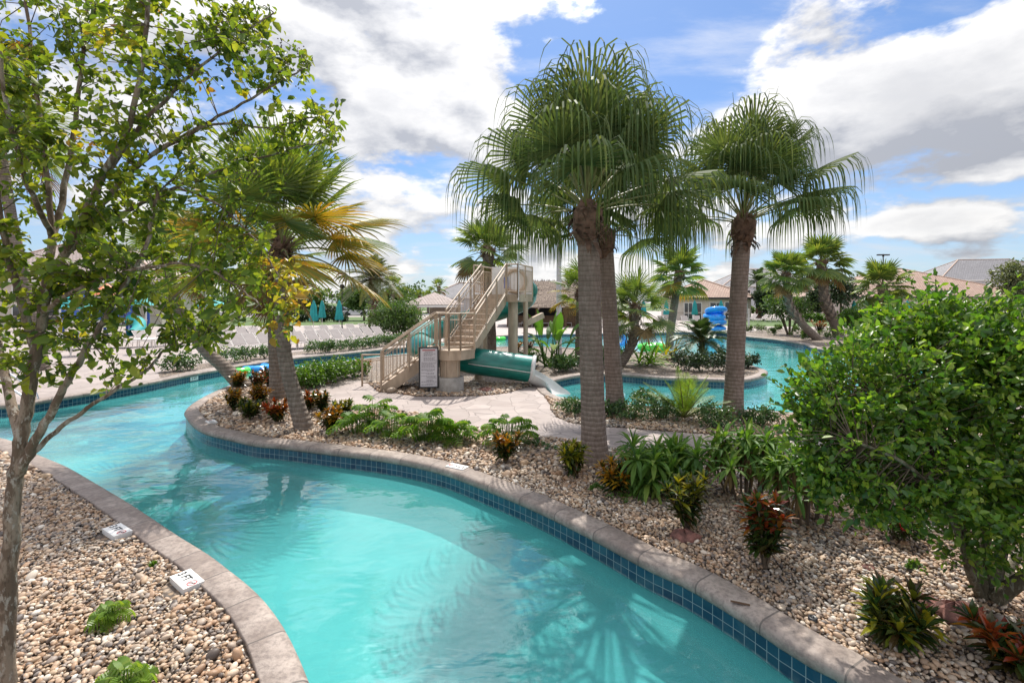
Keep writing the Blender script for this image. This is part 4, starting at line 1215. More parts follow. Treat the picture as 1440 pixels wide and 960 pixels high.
# three weeping fan palms on the island
for seed, (bx, by), tops, rad, plen, blen, nl, lab in (
        (11, G(836, 650), (826, 298, 0.0), (.30, .20, .165), 1.42, 1.72, 31, 'tall weeping fan palm nearest the river, thick grey trunk behind the orange crotons'),
        (12, G(866, 582), (851, 330, 0.0), (.33, .20, .16), 1.5, 1.75, 30, 'weeping fan palm standing just behind and right of the nearest tall palm'),
        (13, G(1030, 590), (1045, 312, 0.0), (.31, .205, .17), 1.55, 1.78, 32, 'weeping fan palm right of the bright cycad, by the splash pool')):
    rd = random.Random(seed)
    t = thing('fan_palm', lab, 'palm tree', (bx, by, 0), 0, 'weeping fan palms on the island')
    tp_ = A(tops[0], tops[1], by) - V3((bx, by, 0))
    mid_ = tp_ * .5 + V3((rd.uniform(-.03, .03), 0, 0))
    top = palm_trunk(rd, t, [(0, 0, -.05), tp_ * .12 + V3((-.0, 0, 0)), mid_, tp_], rad, MAT['livtrunk'], None, .55)
    fan_crown('crown', rd, t, top + UP * .22, nl, plen, blen, 44, R(215), .12, 4.2, .031, PALM_MATS('fan'), elev=(80, 15), dead=0, split=.43, K=10, pw=.016)

# cabbage palms
def cabbage(seed, base, path, rad, lab, nl=26, plen=.9, blen=.85, nseg=34, yellow=0.0, dead=.08, boots=0, boot_from=.3, leafm='sabal', droop=.3, fib=.25, group='cabbage palms around the pools', elev=(82, -40), K=5, wseg=.036, trunk='sabtrunk'):
    rd = random.Random(seed)
    t = thing('cabbage_palm', lab, 'palm tree', (base[0], base[1], 0), 0, group)
    p = [V3(q) - V3((base[0], base[1], 0)) for q in path]
    top = palm_trunk(rd, t, [(0, 0, -.05)] + p, rad, MAT[trunk], None, fib, boots, boot_from)
    fan_crown('crown', rd, t, top + UP * .08, nl, plen, blen, nseg, R(265), .25, droop, wseg, PALM_MATS(leafm), elev=elev, dead=dead, yellow=yellow, split=.58, K=K)
    return t


b = G(430, 604); cabbage(21, b, [A(415, 560, b[1]), A(398, 480, b[1] + .05), A(395, 345, b[1] + .05)], (.20, .15, .125), 'yellowing cabbage palm whose trunk leans left beside the croton bed', 36, 1.5, 1.3, 48, yellow=.55, dead=.03, elev=(84, 0), K=6)
b = G(391, 562); cabbage(22, b, [A(389, 510, b[1]), A(386, 450, b[1]), A(383, 372, b[1])], (.22, .19, .16), 'upright cabbage palm close behind the leaning yellowing palm', 24, .9, .85, 34, yellow=.25, dead=.15, elev=(70, -55), fib=.5)
b = G(346, 545); cabbage(23, b, [A(315, 516, b[1]), A(282, 484, b[1]), A(245, 420, b[1]), A(236, 362, b[1])], (.24, .18, .15), 'cabbage palm with a strongly curved trunk leaning over the left river bend', 26, 1.0, .95, 36, yellow=.3, dead=.08)
b = G(60, 520); cabbage(24, b, [A(45, 440, b[1]), A(20, 330, b[1]), A(-5, 175, b[1])], (.25, .19, .16), 'tall cabbage palm at the left edge behind the myrtle tree', 26, 1.6, 1.5, 36, yellow=.1)
b = G(869, 514); cabbage(25, b, [A(884, 494, b[1]), A(892, 465, b[1]), A(893, 432, b[1])], (.22, .17, .15), 'curved cabbage palm with rough leaf boots rising from the pool island', 26, .95, .9, 34, dead=.16, boots=46, boot_from=.3, elev=(84, -48))
b = G(941, 489); cabbage(26, b, [A(943, 465, b[1]), A(948, 430, b[1]), A(955, 385, b[1])], (.24, .21, .2), 'slightly leaning cabbage palm behind the booted palm, crown against the sky', 26, 1.0, 1.0, 32, yellow=.2, dead=.05, wseg=0.075)
b = G(815, 507); cabbage(27, b, [A(815, 470, b[1]), A(815, 440, b[1]), A(816, 410, b[1])], (.22, .18, .15), 'short yellow-green cabbage palm half hidden by the nearest tall palm trunk', 22, .85, .8, 28, yellow=.55, dead=.1)
b = (-1.0, 21.5); cabbage(28, b, [A(690, 480, 21.5), A(688, 430, 21.5), A(686, 352, 21.5)], (.3, .26, .24), 'cabbage palm rising behind the slide platform with pale seed heads', 28, 1.0, 1.0, 34, dead=.22, elev=(82, -45), boots=20, boot_from=.72, wseg=0.06)
b = (20.2, 31.8); cabbage(29, b, [A(1128, 455, 31.8), A(1110, 428, 31.8), A(1105, 385, 31.8)], (.27, .25, .2), 'cabbage palm on the far right bank with its trunk sweeping left', 34, 1.0, .95, 28, boots=60, boot_from=.35, wseg=0.085)
b = (24.3, 36.0); cabbage(30, b, [A(1172, 450, 36), A(1160, 420, 36), A(1155, 368, 36)], (.38, .34, .3), 'taller cabbage palm leaning left beside the swept palm on the right bank', 36, 1.3, 1.2, 30, boots=80, boot_from=.3, wseg=0.1)
b = (38.2, 50.0); cabbage(31, b, [A(1240, 430, 50), A(1241, 420, 50), A(1241, 402, 50)], (.42, .42, .4), 'round-headed cabbage palm in front of the tile-roofed pool house at right', 34, 1.8, 1.7, 30, boots=50, boot_from=.3, elev=(86, -40), wseg=0.12)
for i, (px, pt, d, sc, lab) in enumerate(((617, 400, 75, 1.9, 'small cabbage palm above the ridge of the distant pavilion'), (571, 408, 80, 1.5, 'thin far cabbage palm left of the distant pavilion roof'), (590, 413, 85, 1.7, 'low far cabbage palm just left of the pavilion ridge'), (602, 413, 95, 1.7, 'lowest far cabbage palm touching the pavilion ridge'), (552, 398, 62, 1.9, 'shaggy cabbage palm right behind the big date palm'))):
    x = (px - CX) / F * d
    cabbage(40 + i, (x, d), [A(px, 435, d), A(px, 422, d), A(px, pt + 4, d)], (.3, .25, .25), lab, 18, sc * .55, sc * .5, 18, K=4, wseg=.10, dead=.1, group='far palms on the skyline')


def feather(mb, rd, base, d0, L, nl, ll, lw, sag, mi=0, pm=1, lift=.5, start=.12, K=2, pw=.02, vdown=.15):
    """pinnate frond: arching stalk with leaflets on both sides"""
    pts = []
    for i in range(9):
        t = i / 8
        pts.append(base + d0 * (L * t) - UP * (sag * L * t ** 2.1))
    mb.tube(pts, [pw * (1 - .85 * i / 8) + .002 for i in range(9)], 4, pm, cap=False)
    for k in range(nl):
        f = start + (1 - start) * (k + .5) / nl
        x = f * 8; i = min(7, int(x)); p = pts[i].lerp(pts[i + 1], x - i)
        t = (pts[i + 1] - pts[i]).normalized(); s = t.cross(UP)
        s = s.normalized() if s.length > .05 else V3((1, 0, 0)); nn = s.cross(t).normalized()
        l = ll * math.sin(math.pi * min(1, .18 + f * .8)) * rd.uniform(.9, 1.1) + ll * .15
        for sg_ in (-1, 1):
            d = (s * sg_ * 1.0 + t * (.55 + .5 * f) + nn * lift * rd.uniform(.6, 1.2)).normalized()
            wd = t.cross(d).cross(d).normalized() if True else t
            q = [p, p + d * l * .5 - UP * l * .03, p + d * l - UP * l * vdown]
            mb.strip(q, [lw * .7, lw, lw * .12], wd, mi)


def feather_palm(seed, name, base, th, rad, lab, cat, nl, L, nleaf, ll, lw, sag, m, trunk, boots=0, group=None, elev=(85, -20), lift=.45, pw=.02, crown_name='crown', vdown=.15):
    rd = random.Random(seed)
    t = thing(name, lab, cat, (base[0], base[1], 0), 0, group)
    top = palm_trunk(rd, t, [(0, 0, -.05), (0.02, 0, th * .35), (0, 0, th * .7), (0, 0, th)], rad, MAT[trunk], None, 0, boots, .1, .2) if th > 0.05 else V3((0, 0, .05))
    mb = MB()
    for i in range(nl):
        f = (i + .5) / nl
        e = R(elev[0] + (elev[1] - elev[0]) * f + rd.uniform(-7, 7)); az = i * 2.39996 + rd.uniform(-.25, .25)
        feather(mb, rd, top, V3((math.cos(e) * math.cos(az), math.cos(e) * math.sin(az), math.sin(e))), L * rd.uniform(.85, 1.08), nleaf, ll, lw, sag * rd.uniform(.8, 1.2), 0, 1, lift, pw=pw, vdown=vdown)
    mb.build(crown_name, [MAT[m], MAT['petiole']], t)
    return t


feather_palm(51, 'date_palm', ((525 - CX) / F * 45, 45), 4.6, (.5, .42, .40), 'big date palm with a dark stout trunk on the left deck', 'palm tree', 60, 3.5, 42, .55, .05, .38, 'date', 'datetrunk', 60, elev=(86, -28))
feather_palm(52, 'date_palm', ((1067 - CX) / F * 70, 70), 5.2, (.45, .38, .36), 'far date palm behind the right-hand tall palm trunk', 'palm tree', 30, 3.2, 24, .6, .09, .4, 'dateb', 'datetrunk', 0)
b = G(987, 507); feather_palm(53, 'pygmy_date_palm', b, .85, (.13, .11, .10), 'fine-leaved blue-green pygmy date palm on the tip of the pool island', 'palm tree', 46, 1.7, 44, .30, .022, .42, 'dateb', 'datetrunk', 18, elev=(86, -12))
b = G(962, 590); feather_palm(54, 'cycad', b, 0, (.1, .1, .1), 'bright lime cycad with stiff upright fronds in front of the splash pool', 'cycad', 20, 1.15, 30, .26, .013, .14, 'cycad', 'datetrunk', 0, elev=(84, 14), lift=.22, pw=.013, crown_name='fronds', vdown=.05)


# strap-leaved plants
def strap(mb, rd, base, d, L, W, droop, mi=0, K=4, fold=.2):
    s = d.cross(UP); s = s.normalized() if s.length > .05 else V3((1, 0, 0))
    p = base.copy(); d = d.normalized(); rows = []
    for j in range(K + 1):
        f = j / K
        w_ = W * (.35 + 1.3 * f if f < .5 else 1.0 * (1 - ((f - .5) / .5) ** 2) + .0) * (1 if f < .5 else 1)
        w_ = max(w_, W * .04)
        nn = s.cross(d).normalized()
        rows.append([p - s * w_ / 2 + nn * w_ * fold, p, p + s * w_ / 2 + nn * w_ * fold])
        if j < K:
            d = (d - UP * droop * rd.uniform(.8, 1.2) / K).normalized(); p = p + d * (L / K)
    mb.grid(rows, mi, False)


def rosette(mb, rd, c, n_, L, W, droop, mi=0, e0=85, e1=5, K=4):
    for i in range(n_):
        f = (i + .5) / n_
        e = R(e0 + (e1 - e0) * f + rd.uniform(-8, 8)); az = i * 2.39996 + rd.uniform(-.3, .3)
        m_ = mi if not callable(mi) else mi(f)
        strap(mb, rd, c, V3((math.cos(e) * math.cos(az), math.cos(e) * math.sin(az), math.sin(e))), L * rd.uniform(.75, 1.1), W * rd.uniform(.85, 1.15), droop, m_, K)


def croton_proto(seed, h, top_m, low_m, nst=9, L=.16, W=.045, green=.25, spread=.75):
    rd = random.Random(seed)
    st, lf = MB(), MB()
    for i in range(nst):
        az = i * 2.4; lean = spread * rd.uniform(.25, 1)
        tip = V3((math.cos(az) * lean * h * .55, math.sin(az) * lean * h * .55, h * .9 * rd.uniform(.72, 1.0) - L * .5))
        st.tube([V3((0, 0, -.02)), tip * .5 + V3((0, 0, .03)), tip], [.011, .009, .006], 5)
        for k in range(5):
            f = .35 + .65 * k / 4
            c = tip * f
            rosette(lf, rd, c, 9 if k < 4 else 13, L * (1.05 if k < 4 else .9), W, .55, (lambda q, k=k: 0 if (k >= 3 and rd.random() > green) or (k == 2 and rd.random() > .6) else 1), 80, -5 if k < 4 else 15, 3)
    return st, lf, (top_m, low_m)


def croton(seed, px, py, h, lab, top_m='cro', low_m='crg', **kw):
    st, lf, (a, b_) = croton_proto(seed, h, top_m, low_m, **kw)
    x, y = G(px, py)
    t = thing('croton', lab, 'croton', (x, y, 0), seed * 1.3, 'crotons in the gravel beds')
    st.build('stems', MAT['stem'], t); lf.build('foliage', [MAT[a], MAT[b_]], t)
    return t


for s_, px, py, h, lab, a, kw in (
        (1, 330, 580, .62, 'bright orange croton, leftmost of the island croton bed', 'cro', {}), (2, 353, 592, .55, 'dark croton with a few yellow tips, lowest in the island croton bed', 'cry', dict(green=.6)), (3, 365, 572, .60, 'golden orange croton between the two left palm trunks', 'cro', {}),
        (4, 389, 595, .58, 'red-orange croton touching the left side of the leaning palm foot', 'crr', dict(green=.15)), (5, 334, 549, .65, 'rusty croton behind the curved leaning trunk', 'cro', dict(green=.4)), (6, 362, 552, .7, 'dark maroon croton right of the curved leaning trunk', 'crr', dict(green=.7)), (7, 377, 545, .72, 'dark bronze croton against the upright palm trunk', 'crr', dict(green=.75)),
        (8, 437, 577, .52, 'small orange and maroon croton right of the leaning palm, the left one of a pair', 'crr', dict(green=.45)), (9, 453, 582, .58, 'dark green-bronze croton, the right one of the pair beyond the leaning palm', 'cro', dict(green=.75)), (10, 465, 607, .56, 'orange-red croton in front of the pair, above the river coping', 'cro', dict(green=.35)), (11, 484, 592, .52, 'yellow-topped croton beside the small philodendron', 'cry', dict(green=.4)),
        (12, 711, 652, .60, 'rust-coloured croton in front of the light green schefflera', 'cro', dict(green=.45)), (13, 806, 672, .58, 'yellow-green croton at the left foot of the nearest tall palm', 'cry', dict(green=.25, nst=8)), (14, 864, 697, .55, 'orange croton at the right foot of the nearest tall palm', 'cro', dict(green=.3, nst=8)), (15, 966, 748, .80, 'dark croton with a yellow top beside the broken red rock', 'cry', dict(green=.55, spread=.5)),
        (16, 1076, 802, .90, 'tall red and yellow croton in the middle of the right pebble bed', 'crr', dict(green=.45, L=.17, spread=.45)), (17, 1258, 898, .42, 'wide dark croton with yellow tips in the lower right pebbles', 'cry', dict(green=.7, nst=10, L=.2, spread=1.1)), (18, 1430, 955, .45, 'dark red croton cut by the lower right edge', 'crr', dict(green=.5, nst=8, spread=.9)),
        (19, 646, 522, .6, 'yellowish croton under the stair landing by the pier', 'cry', {}), (20, 726, 499, .75, 'reddish croton behind the green tube, the left one of two', 'cro', {}), (21, 743, 499, .8, 'olive red croton behind the green tube, the right one of two', 'crr', dict(green=.5)), (22, 511, 527, .6, 'rusty croton beyond the foot of the stairs', 'cro', dict(green=.3)), (23, 1152, 470, 1.2, 'red-leaved clump between the two leaning palms on the right bank', 'crr', dict(L=.3))):
    croton(s_, px, py, h, lab, a, **kw)


def strap_plant(name, seed, px, py, lab, cat, m, heads, L, W, droop, e=(85, -10), stem_r=.012, group=None, dead=0, K=4, nper=26, part='leaves'):
    rd = random.Random(seed); x, y = G(px, py)
    t = thing(name, lab, cat, (x, y, 0), 0, group)
    st, lf = MB(), MB()
    for hx, hy, hz in heads:
        c = V3((hx, hy, hz))
        if hz > .12: st.tube([V3((hx * .55, hy * .55, -.02)), V3((hx * .8, hy * .8, hz * .55)), c], [stem_r * 1.2, stem_r, stem_r * .8], 6)
        rosette(lf, rd, c, nper, L, W, droop, 0, e[0], e[1], K)
        if dead: rosette(lf, rd, c - UP * .05, dead, L * .8, W * .8, 1.6, 1, -15, -60, 3)
    if st.v: st.build('canes', MAT['stem'], t)
    lf.build(part, [MAT[m], MAT['fand']], t)
    return t


rd = random.Random(77)
strap_plant('dracaena', 60, 930, 690, 'lush dark green dracaena mound, left of the three strap-leaved clumps', 'dracaena', 'drac', [(rd.uniform(-.4, .4), rd.uniform(-.3, .3), rd.uniform(.12, .52)) for _ in range(30)], .36, .062, 1.5, group='strap-leaved clumps beyond the right coping', nper=26, dead=2, K=5)
strap_plant('dracaena', 61, 1046, 700, 'lighter cane dracaena with grey withered skirts, middle of the three strap-leaved clumps', 'dracaena', 'drac', [(rd.uniform(-.34, .34), rd.uniform(-.26, .26), rd.uniform(.42, .78)) for _ in range(18)], .34, .054, 1.25, group='strap-leaved clumps beyond the right coping', dead=9, nper=18)
strap_plant('dracaena', 62, 1135, 735, 'cane dracaena with bare brown canes under the big privet, right of the three strap-leaved clumps', 'dracaena', 'drac', [(rd.uniform(-.3, .36), rd.uniform(-.22, .22), rd.uniform(.42, .76)) for _ in range(17)], .32, .05, 1.25, group='strap-leaved clumps beyond the right coping', dead=8, nper=16)
strap_plant('bromeliad', 63, 911, 512, 'grey-green spiky bromeliad at the foot of the booted palm', 'bromeliad', 'philo', [(-.35, 0, .05), (.3, .1, .05), (0, -.3, .05)], 1.0, .09, .75, (80, 8), nper=22)
strap_plant('bromeliad', 64, 936, 505, 'bronze and yellow bromeliad right of the grey-green one', 'bromeliad', 'cry', [(0, 0, .05), (.4, .2, .05)], 1.15, .09, .7, (80, 10), nper=20)


def philo(seed, px, py, lab, n_, r, h, size=.3):
    """lobed leaves on arching stalks"""
    rd = random.Random(seed); x, y = G(px, py)
    t = thing('philodendron', lab, 'philodendron', (x, y, 0), 0, 'philodendrons along the island coping')
    st, lf = MB(), MB()
    for i in range(n_):
        az = i * 2.39996; f = math.sqrt((i + .5) / n_)
        tip = V3((math.cos(az) * r * f, math.sin(az) * r * f * .8, h * (1.05 - .55 * f * f) * rd.uniform(.8, 1.1)))
        b0 = V3((tip.x * .5, tip.y * .5, 0))
        st.tube([b0, b0.lerp(tip, .6) + UP * .06, tip], [.009, .007, .005], 4)
        o = V3((math.cos(az), math.sin(az) - .35, .75 - .8 * f)).normalized()
        s = o.cross(UP).normalized(); nn = s.cross(o).normalized()
        L = size * rd.uniform(.75, 1.15)
        for k in range(7):                                            # lobes fan out from the midrib
            u = k / 6
            for sg_ in (-1, 1):
                a = tip + o * (L * u * .8) - UP * (L * .35 * u * u)
                ln = L * .46 * math.sin(math.pi * (.22 + .68 * u)) + .03
                d = (s * sg_ + o * (-.15 + 1.3 * u)).normalized() - UP * .22 - nn * .05
                q = [a, a + d * ln * .55 + nn * .02, a + d * ln - UP * .02]
                lf.strip(q, [L * .22, L * .2, L * .06], o.cross(nn).cross(d).normalized() if False else o, 0)
    st.build('stalks', MAT['cover'], t); lf.build('foliage', MAT['cycad' if seed in (77, 78) else 'philo'], t)
    return t


philo(71, 503, 611, 'small yellow-green philodendron, leftmost on the island coping side', 14, .28, .42)
philo(72, 527, 606, 'upright philodendron with dark lobed leaves left of the wide ones', 18, .32, .58, .26)
philo(73, 551, 616, 'medium philodendron between the upright one and the widest one', 16, .3, .45, .25)
philo(74, 600, 622, 'widest philodendron, a broad light green heap before the stamped path', 36, .42, .5, .26)
philo(75, 635, 622, 'trailing philodendron end at the right of the widest heap', 16, .3, .35)
philo(76, 716, 628, 'light green schefflera-like philodendron behind the rusty croton', 34, .4, .5, .2)
philo(77, 155, 878, 'small yellow-green fern-like plant alone in the near left gravel', 11, .075, .15, .085)
philo(78, 176, 975, 'bright green fern-like plant cut by the bottom edge in the left gravel', 12, .09, .16, .1)


# rounded shrubs
def shrub(name, seed, base, rad, h, lab, cat, m, n_, L, W, stems=6, group=None, per=14, hollow=.5, low=.12, clump=.13, part='foliage', flowers=None):
    rs = np.random.RandomState(seed); rd = random.Random(seed)
    t = thing(name, lab, cat, (base[0], base[1], 0), 0, group)
    LV = Leaves()
    cz = low * h + (h - low * h) / 2
    leaf_mass(LV, rs, (0, 0, cz), (rad, rad * .9, (h - low * h) / 2), n_, L, W, clump, hollow, per)
    LV.build(part, MAT[m], t)
    if stems:
        mb = MB()
        for i in range(stems):
            az = i * 2.4 + rd.uniform(-.4, .4)
            tip = V3((math.cos(az) * rad * .6, math.sin(az) * rad * .6, h * rd.uniform(.55, .85)))
            r = max(.006, h * .012)
            mb.tube([V3((math.cos(az) * rad * .06, math.sin(az) * rad * .06, -.02)), tip * .45 + UP * h * .06, tip], [r * 1.6, r * 1.2, r * .6], 6)
        mb.build('stems', MAT['stem'], t)
    if flowers:
        F_ = Leaves(); f = unit(rs.normal(size=(flowers, 3))); f[:, 0] = -abs(f[:, 0]) * .7; f[:, 2] = abs(f[:, 2])
        cc = np.repeat(f * np.array([rad, rad, h * .5]) + np.array([0, 0, cz]), 8, 0)
        F_.add(cc + rs.normal(0, .02, cc.shape), rdir(rs, len(cc), .5), rdir(rs, len(cc), 1), .03, .022)
        F_.build('flower_heads', MAT['ixora'], t)
    return t


for i, (px, py, r, lab) in enumerate(((808, 583, .38, 'low dark shrub left of the nearest palm trunk, first along the splash pool edge'), (853, 586, .32, 'low dark shrub between the two left tall palm trunks'), (888, 592, .42, 'low dark shrub at the right foot of the second tall palm'), (932, 590, .45, 'low dark shrub just left of the bright cycad'), (905, 570, .38, 'small shrub at the water edge behind the second palm foot'),
                                      (1008, 602, .48, 'round dark glossy shrub right of the bright cycad'), (1069, 600, .40, 'loose low shrub right of the right-hand tall palm foot'))):
    shrub('low_shrub', 100 + i, G(px, py), r, r * 1.05, lab, 'shrub', 'mound', int(900 * r / .4), .055, .032, 4, 'low shrubs along the splash pool')
for i, (px, py, r, lab) in enumerate(((966, 521, .75, 'dark mounded shrub at the front of the pool island, leftmost of four'), (1000, 522, .8, 'dark mounded shrub under the pygmy date palm'), (1032, 521, .75, 'dark mounded shrub right of the pygmy date palm'), (1049, 517, .55, 'smallest dark shrub near the rounded island tip'),
                                      (742, 514, .6, 'dark shrub behind the white chute'), (795, 522, .6, 'dark shrub at the right foot of the banana-leaved plant'), (835, 514, .7, 'dark shrub between the tall palm trunks on the pool island'), (862, 508, .7, 'dark shrub at the foot of the booted palm'))):
    shrub('mound_shrub', 120 + i, G(px, py), r, r * 1.0, lab, 'shrub', 'fard' if i < 4 else 'mound', 900, .10, .05, 3, 'dark shrubs on the pool island')
hp = [(245, 523), (265, 521), (320, 513), (345, 509), (372, 505), (445, 498), (459, 497), (474, 495.5), (493, 493.5), (510, 491.5), (523, 490), (535, 488), (548, 486.5), (562, 485)]
for i, (px, py) in enumerate(hp):
    shrub('hedge_shrub', 140 + i, G(px, py - 1), .52 + .08 * (i % 3), .62 + .06 * (i % 2), 'clipped low hedge shrub on the left river bank, %s from the left' % ('first second third fourth fifth sixth seventh eighth ninth tenth eleventh twelfth thirteenth fourteenth'.split()[i]), 'shrub', 'mound', 520, .09, .05, 3, 'hedge shrubs along the left river bank')
for i, (px, py, r, h) in enumerate(((428, 545, .8, .6), (447, 541, .85, .65), (466, 537, .8, .7), (487, 531, .8, .6))):
    shrub('ground_cover_shrub', 160 + i, G(px, py), r, h, 'bright green spreading shrub behind the left palms, %s from the palm trunk' % ('first', 'second', 'third', 'fourth')[i], 'shrub', 'cover', 1000, .10, .05, 3, 'bright green shrubs beyond the left palms')
shrub('ixora', 170, G(1263, 762), .20, .34, 'small dark ixora with red flower heads alone in the right pebbles', 'shrub', 'crg', 900, .05, .02, 5, flowers=5)
shrub('privet_shrub', 171, ((558 - CX) / F * 34.5, 34.5), 2.15, 2.55, 'big rounded light green privet behind the stairs on the left deck', 'shrub', 'far', 5200, .17, .09, 8, low=.05)
shrub('privet_shrub', 172, ((1110 - CX) / F * 36.5, 36.5), 1.9, 3.15, 'round-topped privet on bare stems behind the sweeping palm on the right bank', 'shrub', 'far', 3200, .17, .09, 10, low=.38)
shrub('tall_shrub', 173, ((1200 - CX) / F * 33, 33), .85, 2.3, 'yellow-green upright shrub left of the near privet, under the right pool house', 'shrub', 'cover', 1500, .15, .08, 5)
for i, (px, py, h) in enumerate(((1053, 467, .5), (1070, 468, .7), (1085, 472, .55), (1122, 475, .8), (1133, 478, .6), (1165, 478, .8), (1190, 482, .9), (1095, 466, .5))):
    shrub('tuft_plant', 180 + i, G(px, py - 1), h * .7, h, 'small tufted plant in the far right bank bed, %s from the left' % ('first', 'second', 'third', 'fifth', 'sixth', 'seventh', 'eighth', 'fourth')[i], 'plant', 'far', 260, .16, .05, 0, 'tufted plants in the far right bed')
for i, (px, py, r) in enumerate(((772, 632, .16), (760, 628, .18), (745, 625, .17), (905, 700, .28), (880, 705, .22), (842, 690, .16), (1290, 800, .12), (1300, 760, .1), (215, 796, .06))):
    shrub('weed_patch', 200 + i, G(px, py), r, r * .55, 'low weedy green patch %s' % ('right of the rusty croton, the right one', 'right of the rusty croton, in the middle', 'right of the rusty croton, next to it', 'under the lush dracaena, right one', 'under the lush dracaena, beside the orange croton', 'close under the nearest tall palm foot', 'in the shaded pebbles left of the privet stems', 'in the pebbles right of the red-flowered ixora', 'tiny, in the left gravel above the fern')[i], 'weeds', 'mound' if i < 3 else 'cover', 160, .035, .02, 0, 'weeds in the gravel', low=0)

# giant white bird of paradise
b = G(776, 516); rd = random.Random(9)
t = thing('bird_of_paradise', 'banana-leaved bird of paradise right of the slide chute', 'plant', (b[0], b[1], 0))
st, lf = MB(), MB()
for i in range(26):
    az = i * 2.39996; f = (i + .5) / 26; e = R(86 - 62 * f)
    d = V3((math.cos(e) * math.cos(az), math.cos(e) * math.sin(az), math.sin(e)))
    L = rd.uniform(.9, 1.5) * (1 - .25 * f); b0 = V3((rd.uniform(-.3, .3), rd.uniform(-.2, .2), 0))
    tip = b0 + d * L
    st.tube([b0, b0.lerp(tip, .5) + UP * .05, tip], [.03, .022, .014], 5)
    strap(lf, rd, tip, d + UP * .15, rd.uniform(.8, 1.15), .32, 1.0 + f, 0, 5, .18)
st.build('stalks', MAT['cover'], t); lf.build('leaves', MAT['drac'], t)

# ---------------------------------------------------------------- the two near trees
def limb_pts(L):
    return crom([A(x, y, d) for x, y, d in L], 6)


rsm = np.random.RandomState(21); rdm = random.Random(21)
tb = A(4, 1102, 2.6); tb.z = 0
myr = thing('crape_myrtle', 'airy crape myrtle with thin pale branches and small backlit leaves at the left edge', 'tree', (tb.x, tb.y, 0))
LIMBS = [([(2, 1102, 2.6), (8, 960, 2.6), (13, 800, 2.6), (20, 690, 2.62), (30, 620, 2.63), (42, 540, 2.65), (55, 470, 2.68), (66, 400, 2.7)], .046, .023),
         ([(24, 668, 2.62), (50, 620, 2.6), (78, 568, 2.58), (104, 520, 2.56), (135, 470, 2.55), (172, 405, 2.52), (205, 345, 2.5), (222, 270, 2.5)], .026, .008),
         ([(26, 660, 2.62), (60, 625, 2.7), (100, 590, 2.75), (150, 556, 2.8), (205, 520, 2.8), (240, 488, 2.85), (290, 478, 2.9)], .017, .005),
         ([(62, 420, 2.7), (72, 330, 2.72), (62, 200, 2.8), (45, 90, 2.9), (32, -60, 3.0)], .02, .007), ([(66, 400, 2.7), (105, 330, 2.62), (142, 255, 2.55), (183, 170, 2.5), (205, 60, 2.45), (215, -80, 2.4)], .025, .008),
         ([(100, 338, 2.62), (150, 280, 2.75), (212, 218, 2.85), (268, 186, 2.9), (328, 152, 2.95), (398, 112, 3.0), (438, 92, 3.05)], .018, .004), ([(66, 400, 2.7), (115, 335, 2.85), (178, 298, 2.95), (248, 263, 3.05), (328, 234, 3.1), (400, 212, 3.15), (462, 200, 3.2)], .018, .004),
         ([(50, 490, 2.67), (22, 400, 2.6), (0, 300, 2.5), (-25, 120, 2.45)], .024, .01), ([(70, 360, 2.7), (95, 240, 2.9), (115, 100, 3.0), (128, -60, 3.1)], .02, .008),
         ([(60, 440, 2.68), (115, 402, 2.5), (190, 380, 2.42), (265, 372, 2.4), (325, 396, 2.4), (368, 432, 2.4)], .014, .003), ([(142, 255, 2.55), (200, 175, 2.6), (262, 112, 2.7), (330, 58, 2.75), (385, 18, 2.8)], .014, .004),
         ([(30, 620, 2.63), (10, 540, 2.8), (-10, 440, 3.0), (-20, 330, 3.1)], .028, .014), ([(72, 330, 2.72), (40, 260, 2.4), (10, 150, 2.2), (-10, 20, 2.1)], .016, .006), ([(215, 218, 2.85), (300, 175, 2.9), (380, 180, 3.0), (440, 165, 3.05), (474, 182, 3.1)], .01, .003),
         ([(248, 263, 3.05), (310, 290, 3.0), (360, 340, 2.95), (395, 395, 2.9), (415, 440, 2.9)], .009, .003)]
limbs = []
mb = MB()
for L, r0, r1 in LIMBS:
    p = limb_pts(L); n_ = len(p)
    wob = [V3((rdm.uniform(-1, 1), rdm.uniform(-1, 1), rdm.uniform(-1, 1))) * (.006 if 0 < i < n_ - 1 else 0) for i in range(n_)]
    p = [a + b_ for a, b_ in zip(p, wob)]
    rr_ = [r0 + (r1 - r0) * (i / (n_ - 1)) ** .8 for i in range(n_)]
    p = [q - V3((tb.x, tb.y, 0)) for q in p]
    mb.tube(p, rr_, 14)
    limbs.append(p)
mb.build('trunk', MAT['myrtlebark'], myr)
LPN = np.array([tuple(q) for l in limbs for q in l[8:]])
ENV = [(95, 95, 175, 130, 300), (235, 62, 150, 85, 190), (330, 62, 75, 60, 60), (382, 100, 55, 52, 46), (438, 150, 40, 52, 30), (462, 195, 24, 30, 16), (70, 255, 130, 130, 240), (215, 240, 125, 85, 130), (325, 225, 85, 55, 70), (400, 208, 60, 28, 34), (70, 400, 120, 90, 170), (215, 345, 100, 75, 110),
       (325, 350, 80, 60, 70), (400, 420, 45, 62, 46), (300, 430, 85, 60, 90), (190, 450, 90, 60, 80), (120, 505, 80, 38, 40), (30, 500, 60, 50, 34), (262, 470, 60, 30, 30), (-60, 250, 120, 260, 120)]
LV = Leaves(); tw = MB(); seeds = MB()
